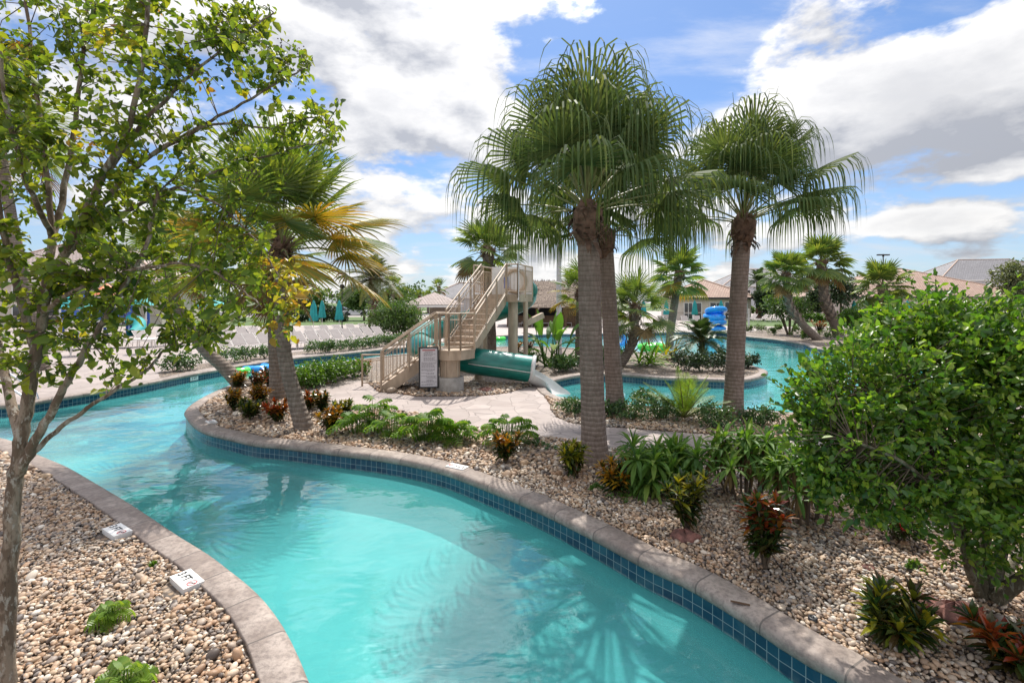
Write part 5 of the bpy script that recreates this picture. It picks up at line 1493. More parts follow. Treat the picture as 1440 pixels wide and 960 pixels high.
for px, py, rx, ry, k in ENV:
    for i in range(int(k * .36)):
        a = rsm.rand() * 6.28; r = math.sqrt(rsm.rand())
        d = 2.62 + rsm.normal(0, .28) + .0012 * max(0, px - 100)
        c = np.array(tuple(A(px + math.cos(a) * r * rx, py + math.sin(a) * r * ry, max(2.15, d)) - V3((tb.x, tb.y, 0))))
        j = int(np.argmin(np.sum((LPN - c) ** 2, 1) + rsm.rand(len(LPN)) * .02))
        b_ = LPN[j]
        if np.linalg.norm(c - b_) > .75: b_ = c + (b_ - c) * .5 / np.linalg.norm(c - b_) * 1.0
        out = c - b_; L = np.linalg.norm(out) + 1e-6; out = out / L
        mid_ = (b_ + c) / 2 + np.array((0, 0, .03)) + rsm.normal(0, .015, 3)
        tw.tube([V3(b_), V3(mid_), V3(c)], [.0035, .0025, .0012], 3, cap=False)
        nl = rsm.randint(12, 22)
        u = rsm.rand(nl) * .95 + .12
        base = np.where(u[:, None] < .5, b_ + (mid_ - b_) * (u[:, None] * 2), mid_ + (c - mid_) * (u[:, None] * 2 - 1))
        base = base + rsm.normal(0, .022, (nl, 3))
        dr = rdir(rsm, nl) + out * .5 + np.array((0, 0, -.25)); nr = rdir(rsm, nl, 1.0)
        yel = (380 < px < 430 and py > 380 and rsm.rand() < .75) or rsm.rand() < .012
        sz_ = np.exp(rsm.normal(0, .27, nl))
        LV.add(base, dr, nr, .043 * sz_, .024 * sz_, fold=.2, curl=.2, mi=1 if yel else 0)
        if py < 230 and px > 300 and rsm.rand() < .3:
            for q in range(7):
                o = V3(c) + V3(rsm.normal(0, .022, 3)); seeds.lathe([(0, -.006), (.006, 0), (0, .006)], tuple(o), 5)
tw.build('twigs', MAT['stem'], myr); LV.build('crown', [MAT['myrtle'], MAT['myrtley']], myr); tag(seeds.build('seed_heads', MAT['berry'], myr), kind='stuff')

rsl = np.random.RandomState(8); rdl = random.Random(8)
lb = V3((*G(1395, 832), 0))
lig = thing('privet', 'large dense glossy-leaved privet tree with several short stems at the right edge', 'tree', tuple(lb))
mb = MB(); tips = []
for L, r0, r1 in (([(1385, 838, 4.2), (1372, 790, 4.2), (1350, 740, 4.15), (1335, 690, 4.1), (1290, 620, 4.0), (1240, 560, 4.0)], .055, .012), ([(1390, 838, 4.25), (1385, 770, 4.3), (1392, 700, 4.4), (1390, 600, 4.5), (1380, 480, 4.5)], .065, .014), ([(1396, 836, 4.2), (1410, 770, 4.15), (1430, 700, 4.2), (1445, 600, 4.2), (1440, 470, 4.3)], .06, .014),
                  ([(1400, 840, 4.15), (1440, 812, 4.0), (1490, 770, 3.9), (1530, 680, 3.9), (1540, 560, 4.0)], .075, .016), ([(1378, 836, 4.2), (1362, 800, 4.05), (1352, 760, 3.95), (1320, 700, 3.75), (1270, 650, 3.6), (1200, 620, 3.55)], .04, .01), ([(1400, 830, 4.35), (1440, 770, 4.6), (1500, 700, 4.8), (1540, 580, 4.9)], .05, .012), ([(1388, 770, 4.3), (1340, 690, 4.6), (1270, 600, 4.8), (1210, 540, 4.9)], .035, .008)):
    p = [q - lb for q in limb_pts(L)]
    mb.tube(p, [r0 + (r1 - r0) * (i / (len(p) - 1)) ** .7 for i in range(len(p))], 9)
    tips += p[8:]
mb.build('trunk', MAT['ligbark'], lig)
TN = np.array([tuple(q) for q in tips])
LV = Leaves(); tw = MB()
LOB = [(1215, 560, 4.0, .52, .50, 190), (1180, 625, 3.85, .34, .34, 90), (1195, 690, 3.8, .28, .17, 44), (1330, 520, 4.3, .70, .62, 330), (1290, 640, 4.0, .62, .42, 230), (1420, 600, 4.1, .70, .70, 360), (1340, 462, 4.4, .55, .26, 120), (1280, 475, 4.4, .38, .22, 70), (1440, 488, 4.3, .6, .38, 140), (1540, 560, 4.2, .8, .8, 200),
       (1370, 690, 3.9, .52, .26, 130), (1440, 730, 3.9, .4, .2, 60), (1250, 700, 3.85, .3, .14, 40), (1160, 570, 4.1, .24, .22, 40), (1380, 770, 4.0, .30, .16, 30), (1160, 660, 3.8, .16, .18, 22)]
for px, py, d, rx, rz_, k in LOB:
    k = int(k * .84)
    c0 = np.array(tuple(A(px, py, d) - lb))
    u = rdir(rsl, k); r = .35 + .78 * rsl.rand(k) ** .75
    cc = c0 + u * r[:, None] * np.array([rx, rx * .9, rz_])
    cc = cc[np.linalg.norm(cc + np.array(tuple(lb)) - np.array((0, 0, H)), axis=1) > 2.9]
    for c, uu in zip(cc, u):
        if rsl.rand() < .5:
            j = int(np.argmin(np.sum((TN - c) ** 2, 1)))
            tw.tube([V3(TN[j]), V3((TN[j] + c) / 2) + UP * .03, V3(c)], [.006, .004, .002], 4, cap=False)
        nl = 22
        pos = c + rsl.normal(0, .048, (nl, 3))
        dr = rdir(rsl, nl) + uu * .8 + np.array((0, 0, .35)); nr = rdir(rsl, nl, .9)
        s_ = np.minimum(1.4, np.exp(rsl.normal(-.03, .32, nl)))
        LV.add(pos, dr, nr, .056 * s_, .030 * s_, fold=.16, curl=.12)
for i in range(110):                                                 # young shoots standing out of the crown
    px, py, d, rx, rz_, k = LOB[rsl.choice([0, 1, 3, 5, 6, 7, 8, 9])]
    c0 = np.array(tuple(A(px, py, d) - lb)); u = rdir(rsl, 1, .7)[0]
    c = c0 + u * np.array([rx, rx * .9, rz_]) * .92
    dd = unit((u + np.array((0, 0, .8)) + rsl.normal(0, .25, 3))[None])[0]; L = rsl.uniform(.14, .34)
    tw.tube([V3(c - dd * .1), V3(c + dd * L * .5), V3(c + dd * L)], [.004, .003, .0015], 4, cap=False)
    nl = 12; f = np.linspace(.1, 1, nl)
    LV.add(c + dd * L * f[:, None] + rsl.normal(0, .008, (nl, 3)), rdir(rsl, nl) + dd * .7, rdir(rsl, nl, .9), .06 * np.exp(rsl.normal(0, .25, nl)), .032, fold=.16, curl=.15)
tw.build('twigs', MAT['stem'], lig); LV.build('crown', MAT['lig'], lig)


# ---------------------------------------------------------------- far trees
def far_tree(seed, px, py_top, d, wpx, lab, m='far', base_py=None, n_=2600, leaf=None, low=.15, cat='tree', name='leafy_tree', group='trees beyond the decks', th=.12):
    x = (px - CX) / F * d; h = H - (py_top - HY) / F * d; rad = wpx / 2 / F * d
    t = thing(name, lab, cat, (x, d, 0), 0, group)
    rs = np.random.RandomState(seed); rd = random.Random(seed); LV = Leaves()
    lf = leaf or max(.16, d * .0052)
    for k in range(5):
        a = rd.uniform(0, 6.28); q = rd.uniform(.1, .45)
        leaf_mass(LV, rs, (math.cos(a) * rad * q, math.sin(a) * rad * q, h * (low + (1 - low) * rd.uniform(.38, .66))), (rad * rd.uniform(.5, .75), rad * .6, h * (1 - low) * rd.uniform(.28, .42)), n_ // 5, lf, lf * .6, .12, .4)
    LV.build('crown', MAT[m], t)
    mb = MB(); mb.tube([(0, 0, -.05), (.05, 0, h * .35), (.0, .1, h * .75)], [th * 1.3, th, th * .4], 7)
    for k in range(4):
        a = k * 1.6; mb.tube([(.04, 0, h * .35), (math.cos(a) * rad * .4, math.sin(a) * rad * .4, h * .65)], [th * .6, th * .25], 5)
    mb.build('trunk', MAT['stem'], t)
    return t


for i, a in enumerate(((512, 398, 62, 66, 'rounded green tree left of the date palm trunk across the left lawn', 'far'), (560, 402, 66, 60, 'green tree right of the date palm trunk behind the big privet', 'far'), (452, 430, 75, 50, 'low dark tree behind the closed umbrellas on the left lawn', 'fard'), (418, 436, 70, 40, 'small tree at the back of the left lawn beside the clubhouse', 'far'),
                       (1182, 378, 60, 74, 'dark dense tree between the two right palms and the tile roof', 'fard'), (1074, 398, 62, 40, 'dark narrow evergreen right of the right-hand tall palm trunk', 'fard'), (1150, 398, 66, 40, 'dark tree behind the leaning right palms, its left neighbour of the dense one', 'fard'), (1425, 350, 40, 60, 'grey-green feathery tree cut by the right edge before the grey house', 'date'),
                       (1046, 428, 75, 34, 'small green tree at the corner of the left tile-roofed pool house', 'far'), (856, 425, 70, 60, 'green tree behind the thatched hut between tall palm trunks', 'far'), (246, 395, 60, 70, 'leafy tree beside the clubhouse, mostly hidden by the myrtle', 'far'))):
    far_tree(300 + i, *a[:5], m=a[5], low=.05 if i in (2, 3, 4, 5, 6) else .18)
for i, (x0, x1, y, hh, lab) in enumerate(((-150, -22, 130, 7, 'far green tree line beyond the left car park'), (-20, 40, 150, 8, 'far green tree line behind the thatched hut'), (42, 160, 120, 6, 'far green tree line behind the right houses'))):
    rs = np.random.RandomState(400 + i); LV = Leaves(); k = int((x1 - x0) / 5)
    for j in range(k):
        x = x0 + (x1 - x0) * (j + rs.rand()) / k; r = rs.uniform(3, 6); h_ = hh * rs.uniform(.5, 1.05)
        leaf_mass(LV, rs, (x, y + rs.uniform(-5, 5), h_ * .5), (r, r, h_ * .52), 420, .9, .55, .14, .4)
    tag(LV.build('tree_line', MAT['fard'] if i else MAT['far']), lab, 'trees', kind='stuff')
for i, (px, d, L_, lab) in enumerate(((440, 58, 9, 'clipped dark hedge across the left lawn behind the umbrellas'), (1180, 58, 9, 'clipped light green hedge before the right pool house'))):
    x = (px - CX) / F * d; rs = np.random.RandomState(440 + i); LV = Leaves()
    for j in range(int(L_ * 1.6)):
        leaf_mass(LV, rs, (-L_ / 2 + j / 1.6, 0, .55), (.7, .6, .6), 260, .22, .13, .15, .4)
    o = LV.build('hedge', MAT['cover' if i else 'fard']); o.location = (x, d, 0); tag(o, lab, 'hedge')


# ---------------------------------------------------------------- buildings
def hip_house(name, lab, x, y, w, d, eave, rise, rz, wallm, roofm, wins, over=.6, ridge_len=None, cat='building', band=True):
    """front faces -y; wins: (kind, x, z, w, h)"""
    t = thing(name, lab, cat, (x, y, 0), rz)
    mb = MB(); mb.prism([(-w / 2, 0), (w / 2, 0), (w / 2, d), (-w / 2, d)], -.05, eave); wl = mb.build('wall', wallm, t)
    mb = MB()
    X, Y0, Y1 = w / 2 + over, -over, d + over
    rl = max(0, (w - d) / 2) if ridge_len is None else ridge_len / 2
    yc = d / 2; z0, z1 = eave + .02, eave + rise
    a, b_, c_, e_ = (-X, Y0, z0), (X, Y0, z0), (X, Y1, z0), (-X, Y1, z0)
    r1, r2 = (-rl, yc, z1), (rl, yc, z1)

    def slope(pts):
        p0, p1 = V3(pts[0]), V3(pts[1]); u = (p1 - p0).normalized(); nn = (p1 - p0).cross(V3(pts[2]) - p0).normalized(); v = nn.cross(u)
        mb.face(pts, 0, False, [((V3(q) - p0).dot(u), (V3(q) - p0).dot(v)) for q in pts])
    slope([a, b_, r2, r1] if rl > .01 else [a, b_, r2])
    slope([c_, e_, r1, r2] if rl > .01 else [c_, e_, r2])
    slope([b_, c_, r2]); slope([e_, a, r1])
    rf = mb.build('roof', roofm, t)
    mb = MB()
    for p, q in ((a, r1), (b_, r2), (c_, r2), (e_, r1), (r1, r2)):
        if (V3(p) - V3(q)).length > .1: mb.tube([V3(p) + UP * .03, V3(q) + UP * .03], .11, 6)
    mb.build('ridge_tiles', MAT['ridge'], rf)
    mb = MB()
    for p, q in ((a, b_), (b_, c_), (c_, e_), (e_, a)): mb.bar(V3(p) - UP * .12, V3(q) - UP * .12, .06, .24)
    mb.prism([(-X + .05, Y0 + .05), (X - .05, Y0 + .05), (X - .05, Y1 - .05), (-X + .05, Y1 - .05)], eave - .14, eave - .10)
    mb.build('fascia', MAT['dark'] if roofm is MAT['roof'] else MAT['trimw'], t)
    if band:
        mb = MB(); mb.box((0, -.03, .95), (w + .08, .06, .12)); mb.build('wall_band', MAT['stucco2'], wl)
    for kind, wx, wz, ww, wh in wins:
        mb = MB()
        for c2, s2 in (((wx, -.03, wz + wh / 2 + .05), (ww + .2, .1, .1)), ((wx, -.03, wz - wh / 2 - .05), (ww + .2, .1, .1)), ((wx - ww / 2 - .05, -.03, wz), (.1, .1, wh)), ((wx + ww / 2 + .05, -.03, wz), (.1, .1, wh))): mb.box(c2, s2)
        f = mb.build('door' if kind == 'd' else 'window', MAT['trimw'], t)
        mb = MB(); mb.box((wx, -.018, wz), (ww, .03, wh)); mb.build('pane', MAT['glass'], f)
        if kind == 'd':
            mb = MB(); mb.box((wx, -.05, wz), (.07, .05, wh)); mb.box((wx, -.05, wz - wh * .12), (ww, .05, .06)); mb.build('mullion', MAT['trimw'], f)
        if kind == 'b':
            mb = MB(); mb.box((wx, -.05, wz), (.05, .04, wh)); mb.box((wx, -.05, wz), (ww, .04, .05)); mb.build('mullion', MAT['trimw'], f)
    return t


hip_house('pool_house', 'cream pool house with a brown tile hip roof behind the blue ring stack', (1003 - CX) / F * 64, 64, 9.6, 9.6, 2.95, 2.55, R(-6), MAT['stucco'], MAT['roof'], [('d', -3.2, 1.1, 1.0, 2.2), ('o', -2.0, 1.12, .9, 2.2), ('d', .35, 1.15, 1.5, 2.2), ('o', 2.1, 1.2, 1.2, 2.2), ('b', 3.9, 1.5, .7, 1.1)], ridge_len=0)
hip_house('pool_house', 'larger cream pool house with a wide brown tile roof behind the near privet', 62.5, 70, 25, 20, 3.1, 4.7, R(-4), MAT['stucco'], MAT['roof'], [('d', -10.2, 1.2, 1.7, 2.3), ('d', -8.0, 1.2, 1.5, 2.3), ('b', -5, 1.7, 1.2, 1.2), ('b', -1, 1.7, 1.2, 1.2), ('b', 4, 1.7, 1.2, 1.2)], ridge_len=2)
hip_house('house', 'big grey-roofed two-storey house rising behind the right pool house', (1450 - CX) / F * 100, 104, 26, 16, 7.0, 5.0, R(-12), MAT['greywall'], MAT['roofg'], [('b', -9, 5.3, 1.4, 1.5), ('b', -4, 5.3, 1.4, 1.5), ('b', -9, 2, 1.4, 1.5)], band=False)
hip_house('house', 'pale far house with a light grey roof between the right palms', (1095 - CX) / F * 110, 112, 22, 14, 6.0, 4.2, R(-4), MAT['greywall'], MAT['roofg'], [('b', -6, 4.2, 1.4, 1.4), ('b', 0, 4.2, 1.4, 1.4), ('b', 6, 4.2, 1.4, 1.4)], band=False)
hip_house('house', 'low far house with a grey roof seen just right of the slide platform rails', (655 - CX) / F * 95, 96, 14, 10, 3.2, 3.0, 0, MAT['greywall'], MAT['roofg'], [('b', -3, 1.7, 1.4, 1.2), ('b', 2, 1.7, 1.4, 1.2)], band=False)
# clubhouse behind the myrtle
cl = hip_house('clubhouse', 'two-storey cream clubhouse with a pink tile roof, half hidden behind the myrtle', (80 - CX) / F * 50, 50, 19, 13, 4.6, 4.4, R(14), MAT['stucco'], MAT['roofp'], [('o', 7.6, 3.4, 1.5, 1.1), ('o', 5.0, 3.4, 1.5, 1.1), ('o', 2, 3.4, 1.5, 1.1), ('d', 6.6, 1.15, 1.6, 2.2), ('d', 3.2, 1.15, 1.6, 2.2), ('o', 0, 1.3, 1.4, 1.5), ('o', -3, 1.3, 1.4, 1.5), ('o', -3, 3.4, 1.4, 1.1)])
for x in (8.6, 5.8, 3.6, 1.0):
    mb = MB(); mb.lathe([(.2, 0), (.2, .15), (.15, .2), (.14, 2.5), (.2, 2.6)], (x, -1.2, 0), 10); mb.build('column', MAT['trimw'], cl)
mb = MB(); mb.box((4.8, -.75, 2.72), (8.4, 1.5, .2)); mb.build('porch_roof', MAT['roofp'], cl)
# pavilion
pv = thing('pavilion', 'small open pavilion with a pale hip roof behind the big privet', 'pavilion', ((611 - CX) / F * 52, 52, 0))
mb = MB()
W2 = 2.95; zE, zP = 2.15, 3.45
for i in range(4):
    a_ = [(-W2, -W2), (W2, -W2), (W2, W2), (-W2, W2)]
    p, q = a_[i], a_[(i + 1) % 4]
    mb.face([(p[0], p[1], zE), (q[0], q[1], zE), (0, 0, zP)], 0, False, [(0, 0), (2 * W2, 0), (W2, 3.2)])
mb.build('roof', MAT['roofp'], pv)
mb = MB(); mb.prism([(-W2 + .08, -W2 + .08), (W2 - .08, -W2 + .08), (W2 - .08, W2 - .08), (-W2 + .08, W2 - .08)], zE - .28, zE - .02); mb.build('eave_beam', MAT['trimw'], pv)
for sx_ in (-1, 1):
    for sy_ in (-1, 1):
        mb = MB(); mb.box((sx_ * 2.3, sy_ * 2.3, .93), (.42, .42, 1.88)); mb.build('column', MAT['stucco2'], pv)
mb = MB(); mb.box((.5, 1.2, .9), (2.4, .3, 1.8)); mb.build('back_wall', MAT['stucco2'], pv)
# thatched bar
th = thing('thatched_bar', 'thatched tiki bar hut with a shaggy palm roof behind the slide', 'hut', ((772 - CX) / F * 50, 50, 0))
rd = random.Random(31)
mb = MB(); wX, wY, z0, z1 = 5.2, 3.6, 1.9, 4.55
rows = []
for i in range(9):
    f = i / 8; z = z0 + (z1 - z0) * f; k = 1 - f * .86
    sx_, sy_ = 1.0 * wX * (1 - .42 * f), wY * (1 - .97 * f)
    ring_ = []
    for j in range(40):
        a = 2 * math.pi * j / 40; ca, sa = math.cos(a), math.sin(a)
        e_ = .35
        ring_.append((sx_ * math.copysign(abs(ca) ** e_, ca) * (1 + rd.uniform(-.02, .02)), sy_ * math.copysign(abs(sa) ** e_, sa) * (1 + rd.uniform(-.02, .02)), z + rd.uniform(-.05, .05)))
    rows.append(ring_)
mb.grid(rows, 0, False, close=True); mb.face(rows[-1], 0); mb.face(rows[0][::-1], 0)
for i in range(1500):                                                 # loose palm leaf ends
    f = rd.random(); a = rd.uniform(0, 6.28); ca, sa = math.cos(a), math.sin(a)
    sx_, sy_ = wX * (1 - .42 * f), wY * (1 - .97 * f)
    p = V3((sx_ * math.copysign(abs(ca) ** .35, ca), sy_ * math.copysign(abs(sa) ** .35, sa), z0 + (z1 - z0) * f + .05))
    o = V3((p.x / wX, p.y / wY * 1.2, 0)).normalized(); s = V3((-o.y, o.x, 0)) * rd.uniform(.05, .14)
    q = p + o * rd.uniform(.1, .3) - UP * rd.uniform(.1, .35)
    mb.face([p - s, p + s, q + s * .4, q - s * .4], 0)
for i in range(36):
    x = -3 + 6 * i / 35; mb.face([(x - .09, 0, z1 - .1), (x + .09, 0, z1 - .1), (x + rd.uniform(-.1, .1), rd.uniform(-.1, .1), z1 + rd.uniform(.1, .3))], 0)
mb.build('roof', MAT['thatch'], th)
for x in (-4.2, -1.4, 1.4, 4.2):
    for y in (-2.8, 2.8):
        mb = MB(); mb.lathe([(.13, 0), (.12, 2.2)], (x, y, 0), 10); mb.build('post', MAT['wood'], th)
mb = MB(); mb.box((0, -1.6, .5), (6.4, .5, 1.0)); mb.box((0, -1.7, 1.03), (6.7, .75, .06)); mb.build('bar_counter', MAT['wood'], th)
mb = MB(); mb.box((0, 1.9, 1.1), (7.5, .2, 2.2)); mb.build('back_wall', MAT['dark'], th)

# water playground by the clubhouse
pg = thing('water_playground', 'blue and teal water play tower with bucket canopies before the clubhouse', 'playground', ((150 - CX) / F * 38, 38, 0))
for x in (-2.6, -.9, .9, 2.6):
    for y in (-.9, .9):
        mb = MB(); mb.lathe([(.1, 0), (.1, 3.0 if abs(x) < 1 else 2.2)], (x, y, 0), 10); mb.build('post', MAT['bluepaint'], pg)
mb = MB(); mb.box((0, 0, 1.0), (5.2, 2.0, .14)); mb.build('deck', MAT['white'], pg)
mb = MB(); mb.box((0, -.95, 1.45), (5.2, .06, .75)); mb.build('panel', MAT['bluepaint'], pg)
for x in (-2.6, 2.6):
    mb = MB(); mb.lathe([(1.15, 2.2), (.8, 2.6), (.0, 3.0)], (x, 0, 0), 14); mb.build('canopy', MAT['teal'], pg)
mb = MB(); mb.lathe([(1.35, 3.0), (.1, 3.9)], (0, 0, 0), 4); mb.build('canopy', MAT['orange'], pg)
mb = MB(); mb.tube(crom([V3((2.6, -.9, 1.1)), V3((3.6, -1.4, .9)), V3((4.2, -2.2, .45)), V3((4.4, -3.0, .1))], 5), .42, 12, cap=False); mb.build('slide_tube', MAT['teal'], pg)
mb = MB()
for k in range(6): mb.box((-3.2 - k * .26, -.3, .92 - k * .16), (.26, 1.2, .1))
mb.build('steps', MAT['white'], pg)
# entrance canopy umbrellas there, opened
def umbrella(px, d, lab, h=2.55, opened=False, r=.32, name='umbrella'):
    t = thing(name, lab, 'umbrella', ((px - CX) / F * d, d, 0), 0, 'teal umbrellas on the decks')
    mb = MB(); mb.lathe([(.028, .0), (.028, h)], (0, 0, 0), 8); mb.build('pole', MAT['frame'], t)
    mb = MB(); mb.lathe([(.3, 0), (.3, .07), (.06, .12)], (0, 0, 0), 14); mb.build('base', MAT['concrete'], t)
    mb = MB()
    if opened: mb.lathe([(1.35, h - .55), (1.36, h - .42), (.7, h - .12), (.05, h + .04)], (0, 0, 0), 8, smooth=False)
    else: mb.lathe([(r * .85, h - 1.62), (r, h - 1.5), (r * .72, h - .95), (r * .62, h - .5), (r * .3, h - .12), (.03, h + .06)], (0, 0, 0), 24, wob=lambda k, z: 1.0 + .16 * (1 if k % 3 else -1.4))
    mb.build('canopy', MAT['teal'], t)
    return t


for px, d, lab, kw in ((441, 39, 'closed teal umbrella on the left deck, leftmost of three', {}), (453, 46, 'closed teal umbrella on the left deck, the farther middle one of three', {}), (477, 41, 'closed teal umbrella on the left deck beside the lamp post', {}),
                       (905, 50, 'half-hidden teal umbrella right of the booted palm trunk', {}), (937, 56, 'closed teal umbrella at the left door of the pool house', {}), (977, 56, 'closed teal umbrella at the middle of the pool house front', {}), (1014, 55, 'closed teal umbrella right of the blue ring stack', {}),
                       (1201, 60, 'closed teal umbrella at the glass doors of the right pool house', {}), (1276, 58, 'closed teal umbrella right of the round-headed palm', {}),
                       (112, 34, 'opened teal umbrella nearest the myrtle trunk on the left deck', dict(opened=True)), (300, 44, 'opened teal umbrella behind the curved palm on the left deck', dict(opened=True)), (1202, 43, 'closed teal umbrella behind the yellow-green upright shrub', {})):
    if px == 1202: continue
    umbrella(px, d, lab, **kw)


# lamp posts and poles
def lamp(px, py_top, d, lab, r=.05, name='lamp_post', arm=False, m='black'):
    hgt = H - (py_top - HY) / F * d
    t = thing(name, lab, 'lamp post', ((px - CX) / F * d, d, 0), 0, 'lamp posts around the pools')
    mb = MB(); mb.lathe([(r * 2.2, 0), (r * 2.2, .12), (r, .3), (r * .8, hgt - .35)], (0, 0, 0), 10); mb.build('post', MAT[m], t)
    mb = MB()
    if arm: mb.box((0, 0, hgt - .2), (1.3, .35, .14)); mb.lathe([(.12, -.4), (.05, -.1)], (0, 0, hgt), 8)
    else: mb.lathe([(.07, -.42), (.17, -.36), (.2, -.1), (.26, -.08), (.05, .04), (0, .1)], (0, 0, hgt), 10)
    mb.build('lantern', MAT[m], t)
    return t


lamp(481, 400, 43, 'black lamp post among the left deck loungers, nearest of the left lamps')
lamp(489, 411, 62, 'black lamp post just right of the nearest left deck lamp')
lamp(467, 414, 70, 'small far lamp post left of the nearest left deck lamp')
lamp(560, 402, 80, 'thin far lamp post between the date palm and the pavilion')
lamp(1047, 372, 60, 'tall thin black lamp post right of the left pool house', r=.06)
lamp(1242, 356, 56, 'tall twin-head lamp rising above the round-headed palm', r=.07, arm=True)
lamp(335, 440, 36, 'black lamp post behind the curved palm on the left deck')
t = thing('light_mast', 'white tapered light mast behind the nearest tall palm crown', 'light mast', ((786 - CX) / F * 26, 26, 0))
mb = MB(); mb.lathe([(.17, 0), (.17, .05), (.155, .1), (.10, 9.4)], (0, 0, 0), 16); mb.build('mast', MAT['pole'], t)
mb = MB(); mb.box((0, 0, 9.45), (.9, .35, .14)); mb.build('lamp_head', MAT['pole'], t)
for px, lab in ((1044, 'short white post left of the lounger pair on the right deck'), (1053, 'short white post nearest the lounger pair on the right deck')):
    mb = MB(); mb.lathe([(.12, 0), (.12, .05), (.09, .08), (.09, 1.6), (.11, 1.64), (.0, 1.72)], (0, 0, 0), 10)
    tag(mb.build('white_post', MAT['pole'], loc=((px - CX) / F * 50, 50, 0)), lab, 'post', 'white posts on the right deck')

# ---------------------------------------------------------------- loungers
def lounger_proto(lab):
    t = thing('sun_lounger', lab, 'sun lounger', (0, 0, 0), 0)
    mb = MB()
    for y in (-.32, .32):
        mb.tube([(-.0, y, .36), (1.25, y, .34)], .022, 6); mb.tube([(0, y, .36), (-.55, y, .88)], .022, 6)
    for x in (0, 1.25): mb.tube([(x, -.32, .355), (x, .32, .355)], .02, 6)
    mb.tube([(-.55, -.32, .88), (-.55, .32, .88)], .02, 6)
    mb.tube([(-.38, -.3, .72), (-.5, -.3, .03)], .016, 5); mb.tube([(-.38, .3, .72), (-.5, .3, .03)], .016, 5)
    mb.build('frame', MAT['frame'], t)
    for x, y in ((.12, -.32), (.12, .32), (1.12, -.32), (1.12, .32)):
        mb = MB(); mb.tube([(x, y, .35), (x + .05, y, 0)], .02, 6); mb.build('leg', MAT['frame'], t)
    mb = MB(); mb.box((.62, 0, .372), (1.24, .6, .018)); mb.build('seat', MAT['sling'], t)
    mb = MB(); mb.bar(V3((0.0, 0, .385)), V3((-.54, 0, .89)), .6, .018); mb.build('backrest', MAT['sling'], t)
    return t


ORD = 'first second third fourth fifth sixth seventh eighth ninth tenth eleventh twelfth thirteenth fourteenth'.split()
lp = None


def lounger_row(pts, ang, where, group):
    global lp
    for i, (x, y) in enumerate(pts):
        lab = 'white lounger %s, %s from left' % (where, ORD[i])
        if lp is None:
            lp = lounger_proto(lab); o = lp
            o.location = (x, y, 0); o.rotation_euler = (0, 0, ang); o['group'] = group
        else: dup(lp, (x, y, 0), ang + random.Random(i).uniform(-.08, .08), label=lab, group=group)


row = lambda x0, y0, x1, y1, k: [tuple(np.array(G(x0, y0)) * (1 - i / (k - 1)) + np.array(G(x1, y1)) * (i / (k - 1))) for i in range(k)]
gl = 'loungers on the left deck'
lounger_row(row(424, 489, 535, 479, 8), R(-32), 'in front row behind the hedge shrubs', gl)
lounger_row(row(440, 477, 548, 470, 7), R(-32), 'in second row behind the hedge shrubs', gl)
lounger_row(row(318, 497, 408, 489, 6), R(-32), 'in front row left of two palm trunks', gl)
lounger_row(row(325, 481, 412, 476, 6), R(-32), 'in back row left of two palm trunks', gl)
lounger_row(row(60, 492, 235, 486, 6), R(-20), 'before the play tower', gl)
gr = 'loungers on the far decks'
lounger_row(row(1058, 452, 1090, 453, 3), R(200), 'beside the white posts', gr)
lounger_row(row(930, 455.5, 1030, 455.5, 7), R(-100), 'before the left pool house', gr)
lounger_row(row(722, 459, 830, 458, 8), R(-100), 'before the thatched bar', gr)

# deck tables at the left
def table(px, py, lab):
    x, y = G(px, py)
    t = thing('deck_table', lab, 'table', (x, y, 0), 0, 'round tables on the left deck')
    mb = MB(); mb.lathe([(.55, .70), (.56, .72), (.55, .74), (0, .745)], (0, 0, 0), 18); mb.build('tabletop', MAT['frame'], t)
    for a in range(4):
        mb = MB(); mb.tube([(math.cos(a * 1.57) * .4, math.sin(a * 1.57) * .4, .71), (math.cos(a * 1.57) * .45, math.sin(a * 1.57) * .45, 0)], .02, 6); mb.build('leg', MAT['frame'], t)


table(112, 500, 'round white table under the opened umbrella by the myrtle trunk'); table(205, 497, 'round white table on the left deck right of the play tower'); table(300, 480, 'round white table under the farther opened umbrella')
# bin and counter near the booted palm
t = thing('waste_bin', 'grey round waste bin on the far deck left of the booted palm', 'bin', ((873 - CX) / F * 50, 50, 0))
mb = MB(); mb.lathe([(.3, 0), (.33, .1), (.33, .95)], (0, 0, 0), 16); mb.build('drum', MAT['greywall'], t)
mb = MB(); mb.lathe([(.36, .955), (.36, 1.0), (.2, 1.2), (0, 1.25)], (0, 0, 0), 16); mb.build('lid', MAT['trimw'], t)


# parked cars across the left lawn
def car(px, d, lab, col, rz):
    t = thing('parked_car', lab, 'car', ((px - CX) / F * d, d, 0), rz, 'cars parked beyond the left lawn')
    mb = MB(); prof = [(-2.1, .35), (-2.15, .75), (-1.3, .92), (-.75, 1.38), (.7, 1.42), (1.5, .98), (2.1, .85), (2.15, .4)]
    for s_ in (-1, 1):
        f = [(x, s_ * .85, z) for x, z in prof]; mb.face(f if s_ > 0 else f[::-1])
    for (x0, z0_), (x1, z1_) in zip(prof, prof[1:] + prof[:1]): mb.face([(x0, -.85, z0_), (x1, -.85, z1_), (x1, .85, z1_), (x0, .85, z0_)])
    m_ = mat('car_paint_%s' % col[0], col[1], .25, .05); mb.build('body', m_, t)
    mb = MB()
    for s_ in (-1, 1): mb.face([(x, s_ * .856, z) for x, z in ((-1.15, .93), (-.7, 1.32), (.65, 1.35), (1.3, .97))])
    mb.build('side_windows', MAT['glass'], t)
    for x in (-1.3, 1.35):
        for s_ in (-1, 1):
            mb = MB(); mb.tube([(x, s_ * .66, .33), (x, s_ * .87, .33)], .33, 14, smooth=False); mb.build('wheel', MAT['rubber'], t)


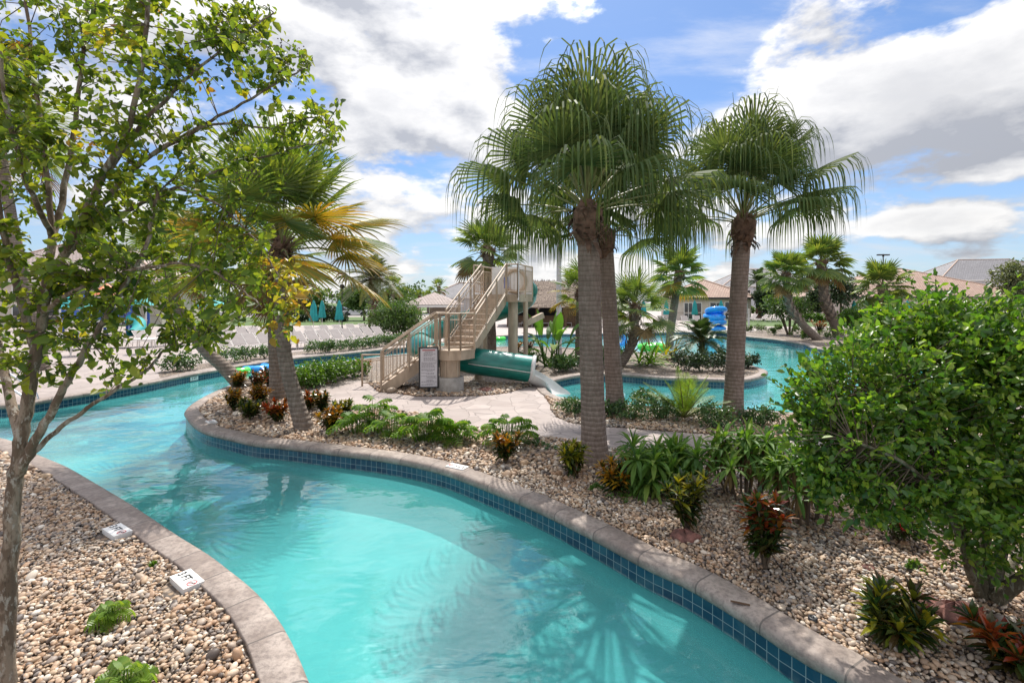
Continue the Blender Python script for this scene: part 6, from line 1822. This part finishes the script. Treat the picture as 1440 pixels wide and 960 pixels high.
car(500, 84, 'white parked car beyond the left lawn, right of the lamp posts', ('w', (.6, .6, .6)), R(8)); car(478, 86, 'dark parked car beyond the left lawn behind the lamp posts', ('d', (.04, .05, .07)), R(4)); car(520, 88, 'silver parked car beyond the left lawn, nearest the date palm', ('s', (.35, .36, .38)), R(5))


# ---------------------------------------------------------------- stones and small things in the gravel
def rock(seed, px, py, sx_, sy_, sz_, lab):
    rs = random.Random(seed); x, y = G(px, py)
    mb = MB(); prof = []
    a1, a2, a3 = rs.uniform(0, 6), rs.uniform(0, 6), rs.uniform(0, 6)
    rows = []
    for i in range(9):
        ph = math.pi * i / 8
        rows.append([(sx_ * math.sin(ph) * math.cos(q) * (1 + .2 * math.sin(3 * q + a1 + ph) + .12 * math.sin(7 * q + a2)), sy_ * math.sin(ph) * math.sin(q) * (1 + .2 * math.sin(2 * q + a2) + .1 * math.sin(6 * q + a3 + 2 * ph)), -sz_ * math.cos(ph) * (1 + .25 * math.sin(4 * q + a3)) + sz_ * .3) for q in [2 * math.pi * k / 16 for k in range(16)]])
    mb.grid(rows, 0, False, close=True)
    tag(mb.build('lava_rock', MAT['rock'], loc=(x, y, 0)), lab, 'rock', 'reddish rocks in the gravel')['label']


rock(1, 962, 757, .16, .12, .07, 'flat reddish rock under the dark yellow-topped croton'); rock(2, 1342, 868, .20, .11, .09, 'pinkish red rock right of the wide dark croton'); rock(3, 1300, 850, .12, .09, .06, 'dark brown rock between the wide croton and the pinkish rock'); rock(4, 1375, 878, .07, .06, .04, 'small dark red stone right of the pinkish rock'); rock(5, 1222, 800, .06, .05, .03, 'small brown stone below the red-flowered ixora')
rock(6, 684, 550, .28, .14, .08, 'dark flat stone below the green tube')
mb = MB(); pts = [V3((*G(x, y), .03)) for x, y in ((1098, 725), (1150, 732), (1230, 744), (1330, 758))]; mb.tube(crom(pts, 4), .014, 7)
tag(mb.build('irrigation_pipe', MAT['pipe']), 'thin brown irrigation pipe lying across the right pebbles behind the ixora', 'pipe')
x, y = G(1143, 876); mb = MB(); mb.lathe([(.035, 0), (.035, .05), (.026, .055), (.02, .045), (.012, .045), (.012, .056), (0, .056)], (0, 0, 0), 16)
tag(mb.build('drain_cap', MAT['black'], loc=(x, y, 0)), 'small round black drain cap in the right pebbles near the coping', 'drain cap')
x, y = G(1040, 846, .05); mb = MB(); mb.grid([[(-.07, -.012, .003), (-.07, .012, .006)], [(0, -.022, .012), (0, .02, .004)], [(.08, -.004, .004), (.08, .006, .014)]], 0)
tag(mb.build('fallen_leaf', MAT['deadleaf'], loc=(x, y, .037)), 'curled dark fallen leaf lying on the island coping', 'leaf').rotation_euler = (0, 0, R(-25))
